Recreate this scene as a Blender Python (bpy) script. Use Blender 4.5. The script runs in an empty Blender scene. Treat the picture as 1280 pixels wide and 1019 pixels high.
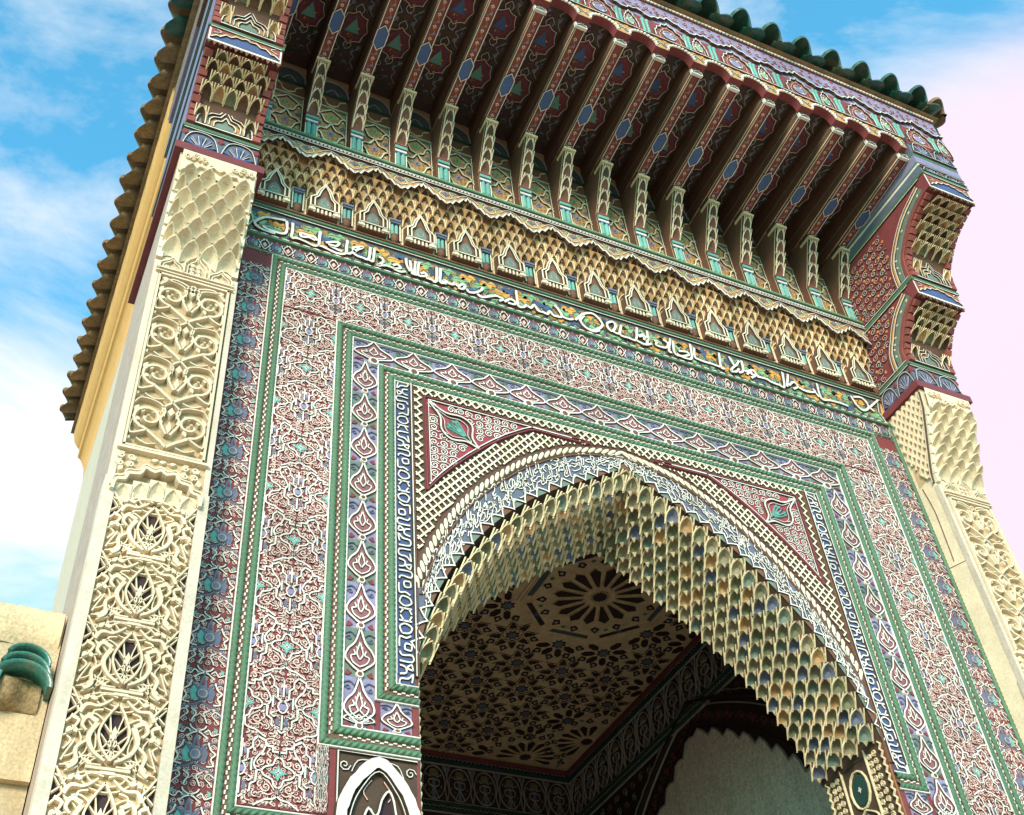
import bpy, math, random
from mathutils import Matrix, Vector
random.seed(7)
PI = math.pi
S = bpy.context.scene
COL = S.collection

# ------------------------------------------------------------------ camera
cam_d = bpy.data.cameras.new('camera')
cam = bpy.data.objects.new('camera', cam_d)
COL.objects.link(cam)
S.camera = cam
cam_d.sensor_fit = 'HORIZONTAL'
cam_d.sensor_width = 36.0
cam_d.lens = 36.0 * 1466.55 / 1280.0
cam_d.clip_start = 0.05
cam_d.clip_end = 3000
_r = Vector((0.90496292, -0.41883468, -0.07496418))
_u = Vector((-0.24656455, -0.659794, 0.70984351))
_f = Vector((0.34676799, 0.62389854, 0.70035889))
cam.matrix_world = Matrix(((_r.x, _u.x, -_f.x, -3.515), (_r.y, _u.y, -_f.y, -4.8694),
                           (_r.z, _u.z, -_f.z, 1.6), (0, 0, 0, 1)))

# ------------------------------------------------------------------ world, sun, exposure
SUN_AZ = math.radians(-146)     # direction to the sun, clockwise from +Y
SUN_EL = math.radians(21)
world = bpy.data.worlds.new('World')
S.world = world
world.use_nodes = True
nt = world.node_tree
nt.nodes.clear()
def wn(t, **k):
    n = nt.nodes.new(t)
    for a, b in k.items():
        setattr(n, a, b)
    return n
sky = wn('ShaderNodeTexSky', sky_type='NISHITA', sun_disc=False)
sky.sun_elevation = SUN_EL
sky.sun_rotation = SUN_AZ
sky.altitude = 500
sky.air_density = 1.0
sky.dust_density = 0.4
sky.ozone_density = 2.0
tint = wn('ShaderNodeMix', data_type='RGBA', blend_type='MULTIPLY')
tint.inputs[0].default_value = 1.0
tint.inputs[7].default_value = (0.42, 2.40, 2.40, 1)
geo = wn('ShaderNodeTexCoord')
mp = wn('ShaderNodeMapping')
mp.inputs['Rotation'].default_value = (0.35, 0.5, 0.6)
mp.inputs['Scale'].default_value = (1.0, 1.6, 3.2)
mp.inputs['Location'].default_value = (13.7, 7.1, 21.3)
no1 = wn('ShaderNodeTexNoise')
no1.inputs['Scale'].default_value = 2.2
no1.inputs['Detail'].default_value = 9
no1.inputs['Roughness'].default_value = 0.62
no1.inputs['Distortion'].default_value = 0.45
rmp = wn('ShaderNodeValToRGB')
rmp.color_ramp.elements[0].position = 0.42
rmp.color_ramp.elements[1].position = 0.70
# a bank of bright cloud low towards the right of the gate, and a smaller one to the left
def bank(d, a, b):
    v = wn('ShaderNodeVectorMath', operation='DOT_PRODUCT')
    d = Vector(d).normalized()
    v.inputs[1].default_value = d
    nt.links.new(geo.outputs['Generated'], v.inputs[0])
    m = wn('ShaderNodeMapRange', interpolation_type='SMOOTHSTEP')
    m.inputs['From Min'].default_value = a
    m.inputs['From Max'].default_value = b
    nt.links.new(v.outputs['Value'], m.inputs['Value'])
    return m.outputs['Result']
L = nt.links.new
L(geo.outputs['Generated'], mp.inputs['Vector'])
L(mp.outputs['Vector'], no1.inputs['Vector'])
b1 = bank((0.80, 0.50, 0.20), 0.728, 0.790)
b2 = bank((-0.01, 0.775, 0.63), 0.986, 0.9985)
def mth(op, a, b=None, clamp=False):
    n = wn('ShaderNodeMath', operation=op, use_clamp=clamp)
    for i, x in enumerate((a, b)):
        if x is None: continue
        if isinstance(x, (int, float)): n.inputs[i].default_value = x
        else: L(x, n.inputs[i])
    return n.outputs[0]
dens = mth('ADD', no1.outputs['Fac'], mth('MULTIPLY', b2, 0.15))
L(dens, rmp.inputs['Fac'])
fac = mth('ADD', mth('MULTIPLY', rmp.outputs['Color'], 0.90), 0.06, True)
mix = wn('ShaderNodeMix', data_type='RGBA')
L(sky.outputs['Color'], tint.inputs[6])
L(fac, mix.inputs[0])
L(tint.outputs[2], mix.inputs[6])
mix.inputs[7].default_value = (5.6, 5.6, 5.6, 1)
mix2 = wn('ShaderNodeMix', data_type='RGBA')
L(mth('MULTIPLY', b1, 0.97), mix2.inputs[0])
L(mix.outputs[2], mix2.inputs[6])
mix2.inputs[7].default_value = (5.1, 4.25, 5.0, 1)
bg = wn('ShaderNodeBackground')
bg.inputs['Strength'].default_value = 0.125
L(mix2.outputs[2], bg.inputs['Color'])
wo = wn('ShaderNodeOutputWorld')
L(bg.outputs[0], wo.inputs['Surface'])

sun_d = bpy.data.lights.new('sun', 'SUN')
sun_d.energy = 3.0
sun_d.angle = math.radians(16)
sun_d.color = (1.0, 0.79, 0.65)
sun = bpy.data.objects.new('sun', sun_d)
COL.objects.link(sun)
_sd = Vector((math.sin(SUN_AZ) * math.cos(SUN_EL), math.cos(SUN_AZ) * math.cos(SUN_EL), math.sin(SUN_EL)))
sun.rotation_euler = (-_sd).to_track_quat('-Z', 'Y').to_euler()
sun.location = (-8, -10, 14)

vs = S.view_settings
vs.view_transform = 'Standard'
vs.look = 'None'
vs.exposure = 0.70
vs.gamma = 1.0
vs.use_curve_mapping = False
S.cycles.max_bounces = 6
S.cycles.diffuse_bounces = 3
S.cycles.glossy_bounces = 2

# ------------------------------------------------------------------ materials
MATS = {}
def mat(name, rgb, rough=0.75, var=0.22, dirt=0.0, scale=9.0, spec=0.3, bump=0.25, dirtcol=(0.09, 0.06, 0.04), coat=0.0, fine=70.0):
    m = bpy.data.materials.new(name)
    m.use_nodes = True
    t = m.node_tree
    b = t.nodes['Principled BSDF']
    b.inputs['Roughness'].default_value = rough
    b.inputs['Specular IOR Level'].default_value = spec
    if coat:
        b.inputs['Coat Weight'].default_value = coat
        b.inputs['Coat Roughness'].default_value = 0.15
    g = t.nodes.new('ShaderNodeNewGeometry')
    n1 = t.nodes.new('ShaderNodeTexNoise')
    n1.inputs['Scale'].default_value = scale
    n1.inputs['Detail'].default_value = 4
    n1.inputs['Roughness'].default_value = 0.65
    n2 = t.nodes.new('ShaderNodeTexNoise')
    n2.inputs['Scale'].default_value = fine
    n2.inputs['Detail'].default_value = 2
    t.links.new(g.outputs['Position'], n1.inputs['Vector'])
    t.links.new(g.outputs['Position'], n2.inputs['Vector'])
    a = t.nodes.new('ShaderNodeMath'); a.operation = 'ADD'
    t.links.new(n1.outputs['Fac'], a.inputs[0]); t.links.new(n2.outputs['Fac'], a.inputs[1])
    r = t.nodes.new('ShaderNodeMapRange')
    r.inputs['From Min'].default_value = 0.65; r.inputs['From Max'].default_value = 1.35
    r.inputs['To Min'].default_value = 1.0 - var; r.inputs['To Max'].default_value = 1.0 + var * 0.7
    t.links.new(a.outputs[0], r.inputs['Value'])
    mx = t.nodes.new('ShaderNodeMix'); mx.data_type = 'RGBA'; mx.blend_type = 'MULTIPLY'
    mx.inputs[0].default_value = 1.0
    mx.inputs[6].default_value = (*rgb, 1)
    oi = t.nodes.new('ShaderNodeObjectInfo')
    ri = t.nodes.new('ShaderNodeMapRange'); ri.inputs['To Min'].default_value = 0.86; ri.inputs['To Max'].default_value = 1.10
    t.links.new(oi.outputs['Random'], ri.inputs['Value'])
    mm = t.nodes.new('ShaderNodeMath'); mm.operation = 'MULTIPLY'
    t.links.new(r.outputs[0], mm.inputs[0]); t.links.new(ri.outputs[0], mm.inputs[1])
    t.links.new(mm.outputs[0], mx.inputs[7])
    out = mx.outputs[2]
    if dirt > 0:
        n3 = t.nodes.new('ShaderNodeTexNoise')
        n3.inputs['Scale'].default_value = 3.1; n3.inputs['Detail'].default_value = 5; n3.inputs['Roughness'].default_value = 0.7
        mp3 = t.nodes.new('ShaderNodeMapping'); mp3.inputs['Scale'].default_value = (1.5, 1.5, 0.42)   # runs of dirt drawn downwards
        t.links.new(g.outputs['Position'], mp3.inputs['Vector'])
        t.links.new(mp3.outputs[0], n3.inputs['Vector'])
        rr = t.nodes.new('ShaderNodeMapRange')
        rr.inputs['From Min'].default_value = 0.50; rr.inputs['From Max'].default_value = 0.72
        rr.inputs['To Max'].default_value = dirt
        t.links.new(n3.outputs['Fac'], rr.inputs['Value'])
        m2 = t.nodes.new('ShaderNodeMix'); m2.data_type = 'RGBA'
        m2.inputs[7].default_value = (*dirtcol, 1)
        t.links.new(rr.outputs[0], m2.inputs[0]); t.links.new(out, m2.inputs[6])
        out = m2.outputs[2]
    t.links.new(out, b.inputs['Base Color'])
    if bump:
        bp = t.nodes.new('ShaderNodeBump')
        bp.inputs['Strength'].default_value = bump
        bp.inputs['Distance'].default_value = 0.004
        t.links.new(a.outputs[0], bp.inputs['Height'])
        t.links.new(bp.outputs[0], b.inputs['Normal'])
    MATS[name] = m
    return m
mat('white', (0.72, 0.66, 0.58), dirt=0.25, dirtcol=(0.42, 0.33, 0.22))
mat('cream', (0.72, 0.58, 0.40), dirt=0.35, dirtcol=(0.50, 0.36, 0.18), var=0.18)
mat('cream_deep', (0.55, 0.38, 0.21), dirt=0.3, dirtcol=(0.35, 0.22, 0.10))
mat('ivory', (0.74, 0.64, 0.46), dirt=0.35, dirtcol=(0.45, 0.34, 0.18))
mat('limewash', (0.60, 0.50, 0.39), var=0.2, dirt=0.6, dirtcol=(0.42, 0.33, 0.2), rough=0.9, bump=0.5, scale=6)
mat('mauve', (0.27, 0.10, 0.11), dirt=0.2)
mat('khaki', (0.27, 0.23, 0.14), dirt=0.35)
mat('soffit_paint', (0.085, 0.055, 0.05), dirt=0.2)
mat('strap_wood', (0.66, 0.50, 0.32), var=0.3, dirt=0.3)
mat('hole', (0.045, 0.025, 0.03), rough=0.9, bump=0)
mat('maroon', (0.21, 0.045, 0.045), dirt=0.2, dirtcol=(0.07, 0.035, 0.03))
mat('red', (0.25, 0.065, 0.052), dirt=0.2, dirtcol=(0.16, 0.05, 0.04))
mat('crimson', (0.34, 0.055, 0.07), dirt=0.15)
mat('plum', (0.20, 0.045, 0.05), rough=0.6, dirt=0.15)
mat('pink', (0.70, 0.50, 0.42), dirt=0.2)
mat('green', (0.085, 0.17, 0.095), rough=0.6, dirt=0.4, dirtcol=(0.05, 0.08, 0.05))
mat('green_light', (0.22, 0.40, 0.20), dirt=0.2)
mat('slate', (0.13, 0.145, 0.20), dirt=0.25)
mat('blue', (0.06, 0.09, 0.20), dirt=0.2)
mat('blue_bright', (0.075, 0.13, 0.28), dirt=0.1)
mat('violet', (0.25, 0.21, 0.33), dirt=0.15)
mat('navy', (0.070, 0.085, 0.090), dirt=0.2)
mat('teal', (0.15, 0.37, 0.31), rough=0.55, dirt=0.12, dirtcol=(0.08, 0.2, 0.2))
mat('orange', (0.66, 0.31, 0.06), dirt=0.2)
mat('gold', (0.46, 0.27, 0.12), dirt=0.35, dirtcol=(0.14, 0.07, 0.03))
mat('tan', (0.46, 0.26, 0.11), dirt=0.35, dirtcol=(0.16, 0.09, 0.04))
mat('tan_light', (0.76, 0.62, 0.38), dirt=0.2, dirtcol=(0.3, 0.18, 0.08))
mat('umber', (0.085, 0.05, 0.03), dirt=0.2)
mat('brown', (0.16, 0.075, 0.045), dirt=0.3, dirtcol=(0.06, 0.03, 0.02))
mat('olive', (0.17, 0.17, 0.09), dirt=0.3)
mat('grey_green', (0.15, 0.19, 0.15), dirt=0.2)
mat('grey', (0.36, 0.33, 0.30), dirt=0.2)
mat('roof_green', (0.025, 0.085, 0.06), rough=0.35, var=0.5, dirt=0.75, dirtcol=(0.17, 0.12, 0.06), spec=0.5, scale=14)
mat('roof_tan', (0.24, 0.155, 0.08), rough=0.8, var=0.45, dirt=0.6, dirtcol=(0.07, 0.06, 0.035), scale=16)
mat('ochre', (0.74, 0.38, 0.12), var=0.12, dirt=0.2, dirtcol=(0.5, 0.33, 0.15), rough=0.85)
mat('pale_plaster', (0.60, 0.48, 0.35), var=0.15, dirt=0.45, dirtcol=(0.36, 0.34, 0.22), rough=0.9, bump=0.5)
mat('pink_plaster', (0.52, 0.38, 0.30), var=0.35, dirt=0.5, dirtcol=(0.36, 0.24, 0.17), rough=0.95, bump=0.9, fine=120)
mat('wall_plaster', (0.60, 0.46, 0.28), var=0.34, dirt=0.75, dirtcol=(0.38, 0.27, 0.14), rough=0.95, bump=1.0, scale=5)
mat('panel_plaster', (0.90, 0.82, 0.66), var=0.45, dirt=0.4, dirtcol=(0.36, 0.33, 0.24), rough=0.95, bump=1.0, scale=22, fine=60)
mat('wood', (0.62, 0.46, 0.28), var=0.3, dirt=0.3)
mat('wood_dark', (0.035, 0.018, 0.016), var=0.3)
mat('dark_green', (0.02, 0.06, 0.045), dirt=0.2)
mat('paving', (0.58, 0.45, 0.32), var=0.2, dirt=0.3, dirtcol=(0.3, 0.24, 0.17), rough=0.9, scale=2)
mat('glaze', (0.03, 0.15, 0.11), rough=0.3, var=0.5, dirt=0.8, dirtcol=(0.22, 0.16, 0.08), spec=0.5, scale=18)
mat('rubble', (0.36, 0.25, 0.12), var=0.5, dirt=0.5, bump=1.0, scale=30)
MI = {}

# ------------------------------------------------------------------ mesh canvas
def clamp(x, a, b): return max(a, min(b, x))
def cr(pts, n=5, closed=False):
    """Catmull-Rom through the points"""
    if len(pts) < 3: return list(pts)
    P = list(pts)
    out = []
    N = len(P)
    rng = N if closed else N - 1
    for i in range(rng):
        if closed:
            p0, p1, p2, p3 = P[(i-1) % N], P[i], P[(i+1) % N], P[(i+2) % N]
        else:
            p0, p1, p2, p3 = P[max(i-1, 0)], P[i], P[i+1], P[min(i+2, N-1)]
        for k in range(n):
            t = k / n
            out.append(tuple(0.5*((2*b)+(-a+c)*t+(2*a-5*b+4*c-d)*t*t+(-a+3*b-3*c+d)*t**3) for a, b, c, d in zip(p0, p1, p2, p3)))
    if not closed: out.append(tuple(P[-1]))
    return out
def spiral(cx, cy, r, turns=1.4, a0=0.0, d=1, n=14, r1=0.15):
    o = []
    for i in range(n + 1):
        t = i / n
        a = a0 + d * turns * 2 * PI * t
        rr = r * (1 - (1 - r1) * t)
        o.append((cx + rr * math.cos(a), cy + rr * math.sin(a)))
    return o
def circ(cx, cy, r, n=12, ry=None, a0=0.0):
    ry = r if ry is None else ry
    return [(cx + r * math.cos(a0 + 2*PI*i/n), cy + ry * math.sin(a0 + 2*PI*i/n)) for i in range(n)]
def mir(p): return [(-x, y) for x, y in p]
def star(cx, cy, r, k=8, q=0.6, a0=0.0):
    return [(cx + (r if i % 2 == 0 else r*q) * math.cos(a0 + PI*i/k), cy + (r if i % 2 == 0 else r*q) * math.sin(a0 + PI*i/k)) for i in range(2*k)]
SIDE = {'white': 'umber', 'pink': 'maroon', 'ivory': 'umber', 'strap_wood': 'umber'}  # darker flank colour per strap, shadow of the cut grooves painted in
HAND = random.Random(42)
class C:
    def __init__(s, fn=None):
        s.v = []; s.f = []; s.m = []; s.names = []; s.fn = fn; s.clip = None
    def mi(s, name):
        if name not in s.names: s.names.append(name)
        return s.names.index(name)
    def add(s, vs_, fs, mname):
        b = len(s.v)
        if s.fn: vs_ = [s.fn(*p) for p in vs_]
        s.v.extend(vs_)
        i = s.mi(mname)
        for f in fs:
            s.f.append(tuple(b + k for k in f)); s.m.append(i)
    def poly(s, pts, n, mname):
        """flat polygon at level n (a counter-clockwise outline is made so)"""
        a = sum(pts[i][0]*pts[(i+1) % len(pts)][1]-pts[(i+1) % len(pts)][0]*pts[i][1] for i in range(len(pts)))
        if a < 0: pts = pts[::-1]
        s.add([(x, y, n) for x, y in pts], [tuple(range(len(pts)))], mname)
    def slab(s, pts, n0, n1, mname, bev=0.0):
        a = sum(pts[i][0]*pts[(i+1) % len(pts)][1]-pts[(i+1) % len(pts)][0]*pts[i][1] for i in range(len(pts)))
        if a < 0: pts = pts[::-1]
        k = len(pts)
        cx = sum(p[0] for p in pts)/k; cy = sum(p[1] for p in pts)/k
        top = [(cx+(x-cx)*(1-bev), cy+(y-cy)*(1-bev), n1) for x, y in pts]
        s.add([(x, y, n0) for x, y in pts] + top, [tuple(range(k, 2*k))] + [(i, (i+1) % k, k+(i+1) % k, k+i) for i in range(k)], mname)
    def dome(s, pts, n0, n1, mname):
        a = sum(pts[i][0]*pts[(i+1) % len(pts)][1]-pts[(i+1) % len(pts)][0]*pts[i][1] for i in range(len(pts)))
        if a < 0: pts = pts[::-1]
        k = len(pts)
        cx = sum(p[0] for p in pts)/k; cy = sum(p[1] for p in pts)/k
        s.add([(x, y, n0) for x, y in pts] + [(cx, cy, n1)], [(i, (i+1) % k, k) for i in range(k)], mname)
    def rect(s, x0, x1, y0, y1, n, mname): s.poly([(x0, y0), (x1, y0), (x1, y1), (x0, y1)], n, mname)
    def rib(s, pts, w, h0, h1, mname, closed=False, flat=None, taper=None):
        """raised strip along a line; the flanks of painted straps are coloured dark to outline them like groove shadow"""
        side = SIDE.get(mname, mname)
        if flat is None: flat = 0.60 if side != mname else (0.74 if mname == 'cream' else 0.5)
        if s.clip and not closed:
            segs = clip_u(pts, *s.clip)
            c, s.clip = s.clip, None
            for g in segs:
                if len(g) > 1: s.rib(g, w, h0, h1, mname, False, flat, taper)
            s.clip = c
            return
        k = len(pts)
        if k < 2: return
        V = []
        for i in range(k):
            if closed: a, b = pts[i-1], pts[(i+1) % k]
            else: a, b = pts[max(i-1, 0)], pts[min(i+1, k-1)]
            dx, dy = b[0]-a[0], b[1]-a[1]
            l = math.hypot(dx, dy) or 1e-9
            nx, ny = -dy/l, dx/l
            mit = 1.0
            if 0 < i < k-1 or closed:
                p, q, r = pts[i-1], pts[i], pts[(i+1) % k]
                l1 = math.hypot(q[0]-p[0], q[1]-p[1]) or 1e-9
                cs = abs((q[0]-p[0])*dx+(q[1]-p[1])*dy)/(l1*l)
                mit = 1.0/max(cs, 0.6)
            ww = w*mit*0.5
            if taper:
                t = i/(k-1)
                ww *= taper[0]+(taper[1]-taper[0])*t
            ww *= HAND.uniform(.90, 1.10)
            x, y = pts[i]
            if not closed and 0 < i < k-1: x += HAND.uniform(-.0007, .0007); y += HAND.uniform(-.0007, .0007)
            for e, h in ((1, h0), (flat, h1), (-flat, h1), (-1, h0)):
                V.append((x+nx*ww*e, y+ny*ww*e, h))
        F = []; G = []
        rng = k if closed else k-1
        for i in range(rng):
            a, b = 4*i, 4*((i+1) % k)
            for e in range(3):
                (F if e == 1 else G).append((a+e, a+e+1, b+e+1, b+e))
        if not closed:
            G.append((0, 3, 2, 1)); e = 4*(k-1); G.append((e, e+1, e+2, e+3))
        s.add(V, F, mname)
        b0 = len(s.v)-len(V); i = s.mi(side)
        for f in G:
            s.f.append(tuple(b0+q for q in f)); s.m.append(i)
    def box(s, x0, x1, y0, y1, n0, n1, mname):
        s.add([(x0, y0, n0), (x1, y0, n0), (x1, y1, n0), (x0, y1, n0), (x0, y0, n1), (x1, y0, n1), (x1, y1, n1), (x0, y1, n1)],
              [(3, 2, 1, 0), (4, 5, 6, 7), (0, 1, 5, 4), (1, 2, 6, 5), (2, 3, 7, 6), (3, 0, 4, 7)], mname)
    def grid(s, rows, mname, flip=False):
        """rows of equal length of 3-D points"""
        n = len(rows[0]); V = [p for r in rows for p in r]; F = []
        for i in range(len(rows)-1):
            for j in range(n-1):
                q = (i*n+j, i*n+j+1, (i+1)*n+j+1, (i+1)*n+j)
                F.append(q[::-1] if flip else q)
        s.add(V, F, mname)
    def lathe(s, cx, cy, prof, mname, seg=10, half=True, n0=0.0):
        """prof: (v, r); axis along v; half column standing out along +n"""
        rows = []
        a0, a1 = (0, PI) if half else (0, 2*PI)
        for v, r in prof:
            rows.append([(cx + r*math.cos(a0+(a1-a0)*i/seg), cy+v, n0 + r*math.sin(a0+(a1-a0)*i/seg)) for i in range(seg+1)])
        s.grid(rows, mname, True)
        s.add(rows[0], [tuple(range(seg+1))], mname)
        s.add(rows[-1], [tuple(range(seg+1))[::-1]], mname)
    def mesh(s, name, smooth=False):
        me = bpy.data.meshes.new(name)
        me.from_pydata(s.v, [], s.f)
        for nme in s.names: me.materials.append(MATS[nme])
        me.polygons.foreach_set('material_index', s.m)
        if smooth: me.polygons.foreach_set('use_smooth', [True]*len(s.f))
        me.update()
        return me
def clip_u(pts, a, b):
    out = []; cur = []
    for i in range(len(pts)):
        p = pts[i]
        ins = a <= p[0] <= b
        if i > 0:
            q = pts[i-1]; qin = a <= q[0] <= b
            if ins != qin:
                e = a if (p[0] < a or q[0] < a) else b
                t = (e-q[0])/((p[0]-q[0]) or 1e-9)
                x = (e, q[1]+(p[1]-q[1])*t)
                if ins: cur = [x]
                else:
                    cur.append(x); out.append(cur); cur = []
        if ins: cur.append(p)
    if cur: out.append(cur)
    return out

# ------------------------------------------------------------------ objects
def ob(name, me, parent=None, mw=None, label=None, cat=None, group=None, kind=None):
    o = bpy.data.objects.new(name, me)
    COL.objects.link(o)
    if parent is not None: o.parent = parent
    if mw is not None: o.matrix_basis = mw
    if label: o['label'] = label
    if cat: o['category'] = cat
    if group: o['group'] = group
    if kind: o['kind'] = kind
    return o
def empty(name, loc=(0, 0, 0), parent=None, **k):
    o = ob(name, None, parent, Matrix.Translation(loc), **k)
    o.empty_display_size = 0.2
    return o
def basis(o, u, v, n):
    u, v, n = Vector(u), Vector(v), Vector(n)
    return Matrix(((u.x, v.x, n.x, o[0]), (u.y, v.y, n.y, o[1]), (u.z, v.z, n.z, o[2]), (0, 0, 0, 1)))
def FAC(x, z, y=0.0, rot=0, su=1.0, sv=1.0):
    """facade frame: u right, v up, n towards the street"""
    c, s_ = math.cos(rot), math.sin(rot)
    return basis((x, y, z), (c*su, 0, s_*su), (-s_*sv, 0, c*sv), (0, -1, 0))
def LEFTW(x, y, z): return basis((x, y, z), (0, -1, 0), (0, 0, 1), (-1, 0, 0))   # face looking to -x
def RIGHTW(x, y, z): return basis((x, y, z), (0, 1, 0), (0, 0, 1), (1, 0, 0))   # face looking to +x
def DOWN(x, y, z, su=1.0, sv=1.0): return basis((x, y, z), (su, 0, 0), (0, -sv, 0), (0, 0, -1))
def facfn(x, z, n): return (x, -n, z)

# ------------------------------------------------------------------ arch curves  (|x|, z)
def interp(tab, x):
    for (a, za), (b, zb) in zip(tab, tab[1:]):
        if a <= x <= b: return za+(zb-za)*(x-a)/(b-a)
    return tab[-1][1] if x > tab[-1][0] else tab[0][1]
def smooth_tab(t): return cr(t, 6)
RIM = smooth_tab([(0, 6.775), (0.27, 6.60), (0.53, 6.44), (0.80, 6.235), (1.06, 5.965), (1.29, 5.64), (1.44, 5.32), (1.522, 5.0)])
ROPE = smooth_tab([(0, 6.90), (0.24, 6.855), (0.47, 6.775), (0.75, 6.60), (1.0, 6.37), (1.23, 6.095), (1.42, 5.75), (1.545, 5.40)])
INN = smooth_tab([(0, 6.585), (0.30, 6.375), (0.60, 6.175), (0.90, 5.945), (1.12, 5.72), (1.31, 5.47), (1.44, 5.24), (1.51, 4.99)])
def arc(tab, x, off=0.0): return interp(tab, abs(x))
def full(tab):
    l = [(-x, z) for x, z in tab[::-1]]
    return l[:-1] + tab
def resample(pts, n):
    d = [0]
    for a, b in zip(pts, pts[1:]): d.append(d[-1]+math.dist(a, b))
    out = []; j = 0
    for i in range(n+1):
        t = d[-1]*i/n
        while j < len(d)-2 and d[j+1] < t: j += 1
        f = (t-d[j])/((d[j+1]-d[j]) or 1e-9)
        out.append(tuple(a+(b-a)*f for a, b in zip(pts[j], pts[j+1])))
    return out, d[-1]

# ------------------------------------------------------------------ ground, the gateway, neighbouring wall
g = C(); g.add([(-400, -400, 0), (400, -400, 0), (400, 400, 0), (-400, 400, 0)], [(0, 1, 2, 3)], 'paving')
ob('ground', g.mesh('ground'), kind='structure')

gate = empty('gateway', (0, 0, 0), label='tall gateway with carved pointed arch, painted stucco and green tiled eave', cat='gateway')

XP, YP = 2.74, -0.19            # inner edge of the piers, their front
XO = 3.235
JX = 1.525
TH = 0.60                       # thickness of the arch wall
c = C()
rim = full(RIM)
# front face: columns from the arch to the top, sides down to the ground
TOPZ = 10.9
for (a, za), (b, zb) in zip(rim, rim[1:]):
    c.add([(a, 0, za), (b, 0, zb), (b, 0, TOPZ), (a, 0, TOPZ)], [(0, 1, 2, 3)], 'maroon')
    c.add([(a, TH, za), (b, TH, zb), (b, TH, TOPZ), (a, TH, TOPZ)], [(3, 2, 1, 0)], 'maroon')
for sgn in (-1, 1):
    x0, x1 = sorted((sgn*JX, sgn*3.2))
    c.add([(x0, 0, 0), (x1, 0, 0), (x1, 0, TOPZ), (x0, 0, TOPZ)], [(0, 1, 2, 3)], 'maroon')
    c.add([(x0, TH, 0), (x1, TH, 0), (x1, TH, TOPZ), (x0, TH, TOPZ)], [(3, 2, 1, 0)], 'maroon')
    x = sgn*JX
    q = [(x, 0, 0), (x, TH, 0), (x, TH, 5.0), (x, 0, 5.0)]
    c.add(q, [(0, 1, 2, 3) if sgn < 0 else (3, 2, 1, 0)], 'tan')
ob('facade_wall', c.mesh('facade_wall'), gate)

# body of the gate behind the porch
c = C()
def boxw(c, x0, x1, y0, y1, z0, z1, m):
    c.add([(x0, y0, z0), (x1, y0, z0), (x1, y1, z0), (x0, y1, z0), (x0, y0, z1), (x1, y0, z1), (x1, y1, z1), (x0, y1, z1)],
          [(3, 2, 1, 0), (4, 5, 6, 7), (0, 1, 5, 4), (1, 2, 6, 5), (2, 3, 7, 6), (3, 0, 4, 7)], m)
for sgn in (-1, 1):
    x0, x1 = sorted((sgn*2.32, sgn*3.12))
    boxw(c, x0, x1, 0.951, 5.6, 0, 10.55, 'pale_plaster')
boxw(c, -2.32, 2.32, 5.05, 5.597, 0, 10.55, 'pale_plaster')
boxw(c, -2.32, 2.32, 0.9, 5.05, 7.5, 10.55, 'pale_plaster')
ob('rear_block', c.mesh('rear_block'), gate)
# cove cornice round the rear block
for sgn, nm in ((-1, 'left'), (1, 'right')):
    c = C()
    prof = cr([(3.121, 10.35), (3.14, 10.50), (3.19, 10.62), (3.23, 10.66), (3.23, 10.76), (3.26, 10.80), (3.31, 10.90), (3.31, 11.06), (3.10, 11.06)], 3)
    rows = [[(sgn*x, y, z) for x, z in prof] for y in (0.95, 5.6)]
    c.grid(rows, 'ochre')
    c.add([(sgn*x, 5.6, z) for x, z in prof] + [(sgn*3.1, 5.6, 10.35)], [tuple(range(len(prof)+1))], 'ochre')
    c.add([(sgn*x, 0.95, z) for x, z in prof] + [(sgn*3.1, 0.95, 10.35)], [tuple(range(len(prof)+1))], 'ochre')
    ob('cove_cornice', c.mesh('cove_cornice'), gate)

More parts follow.
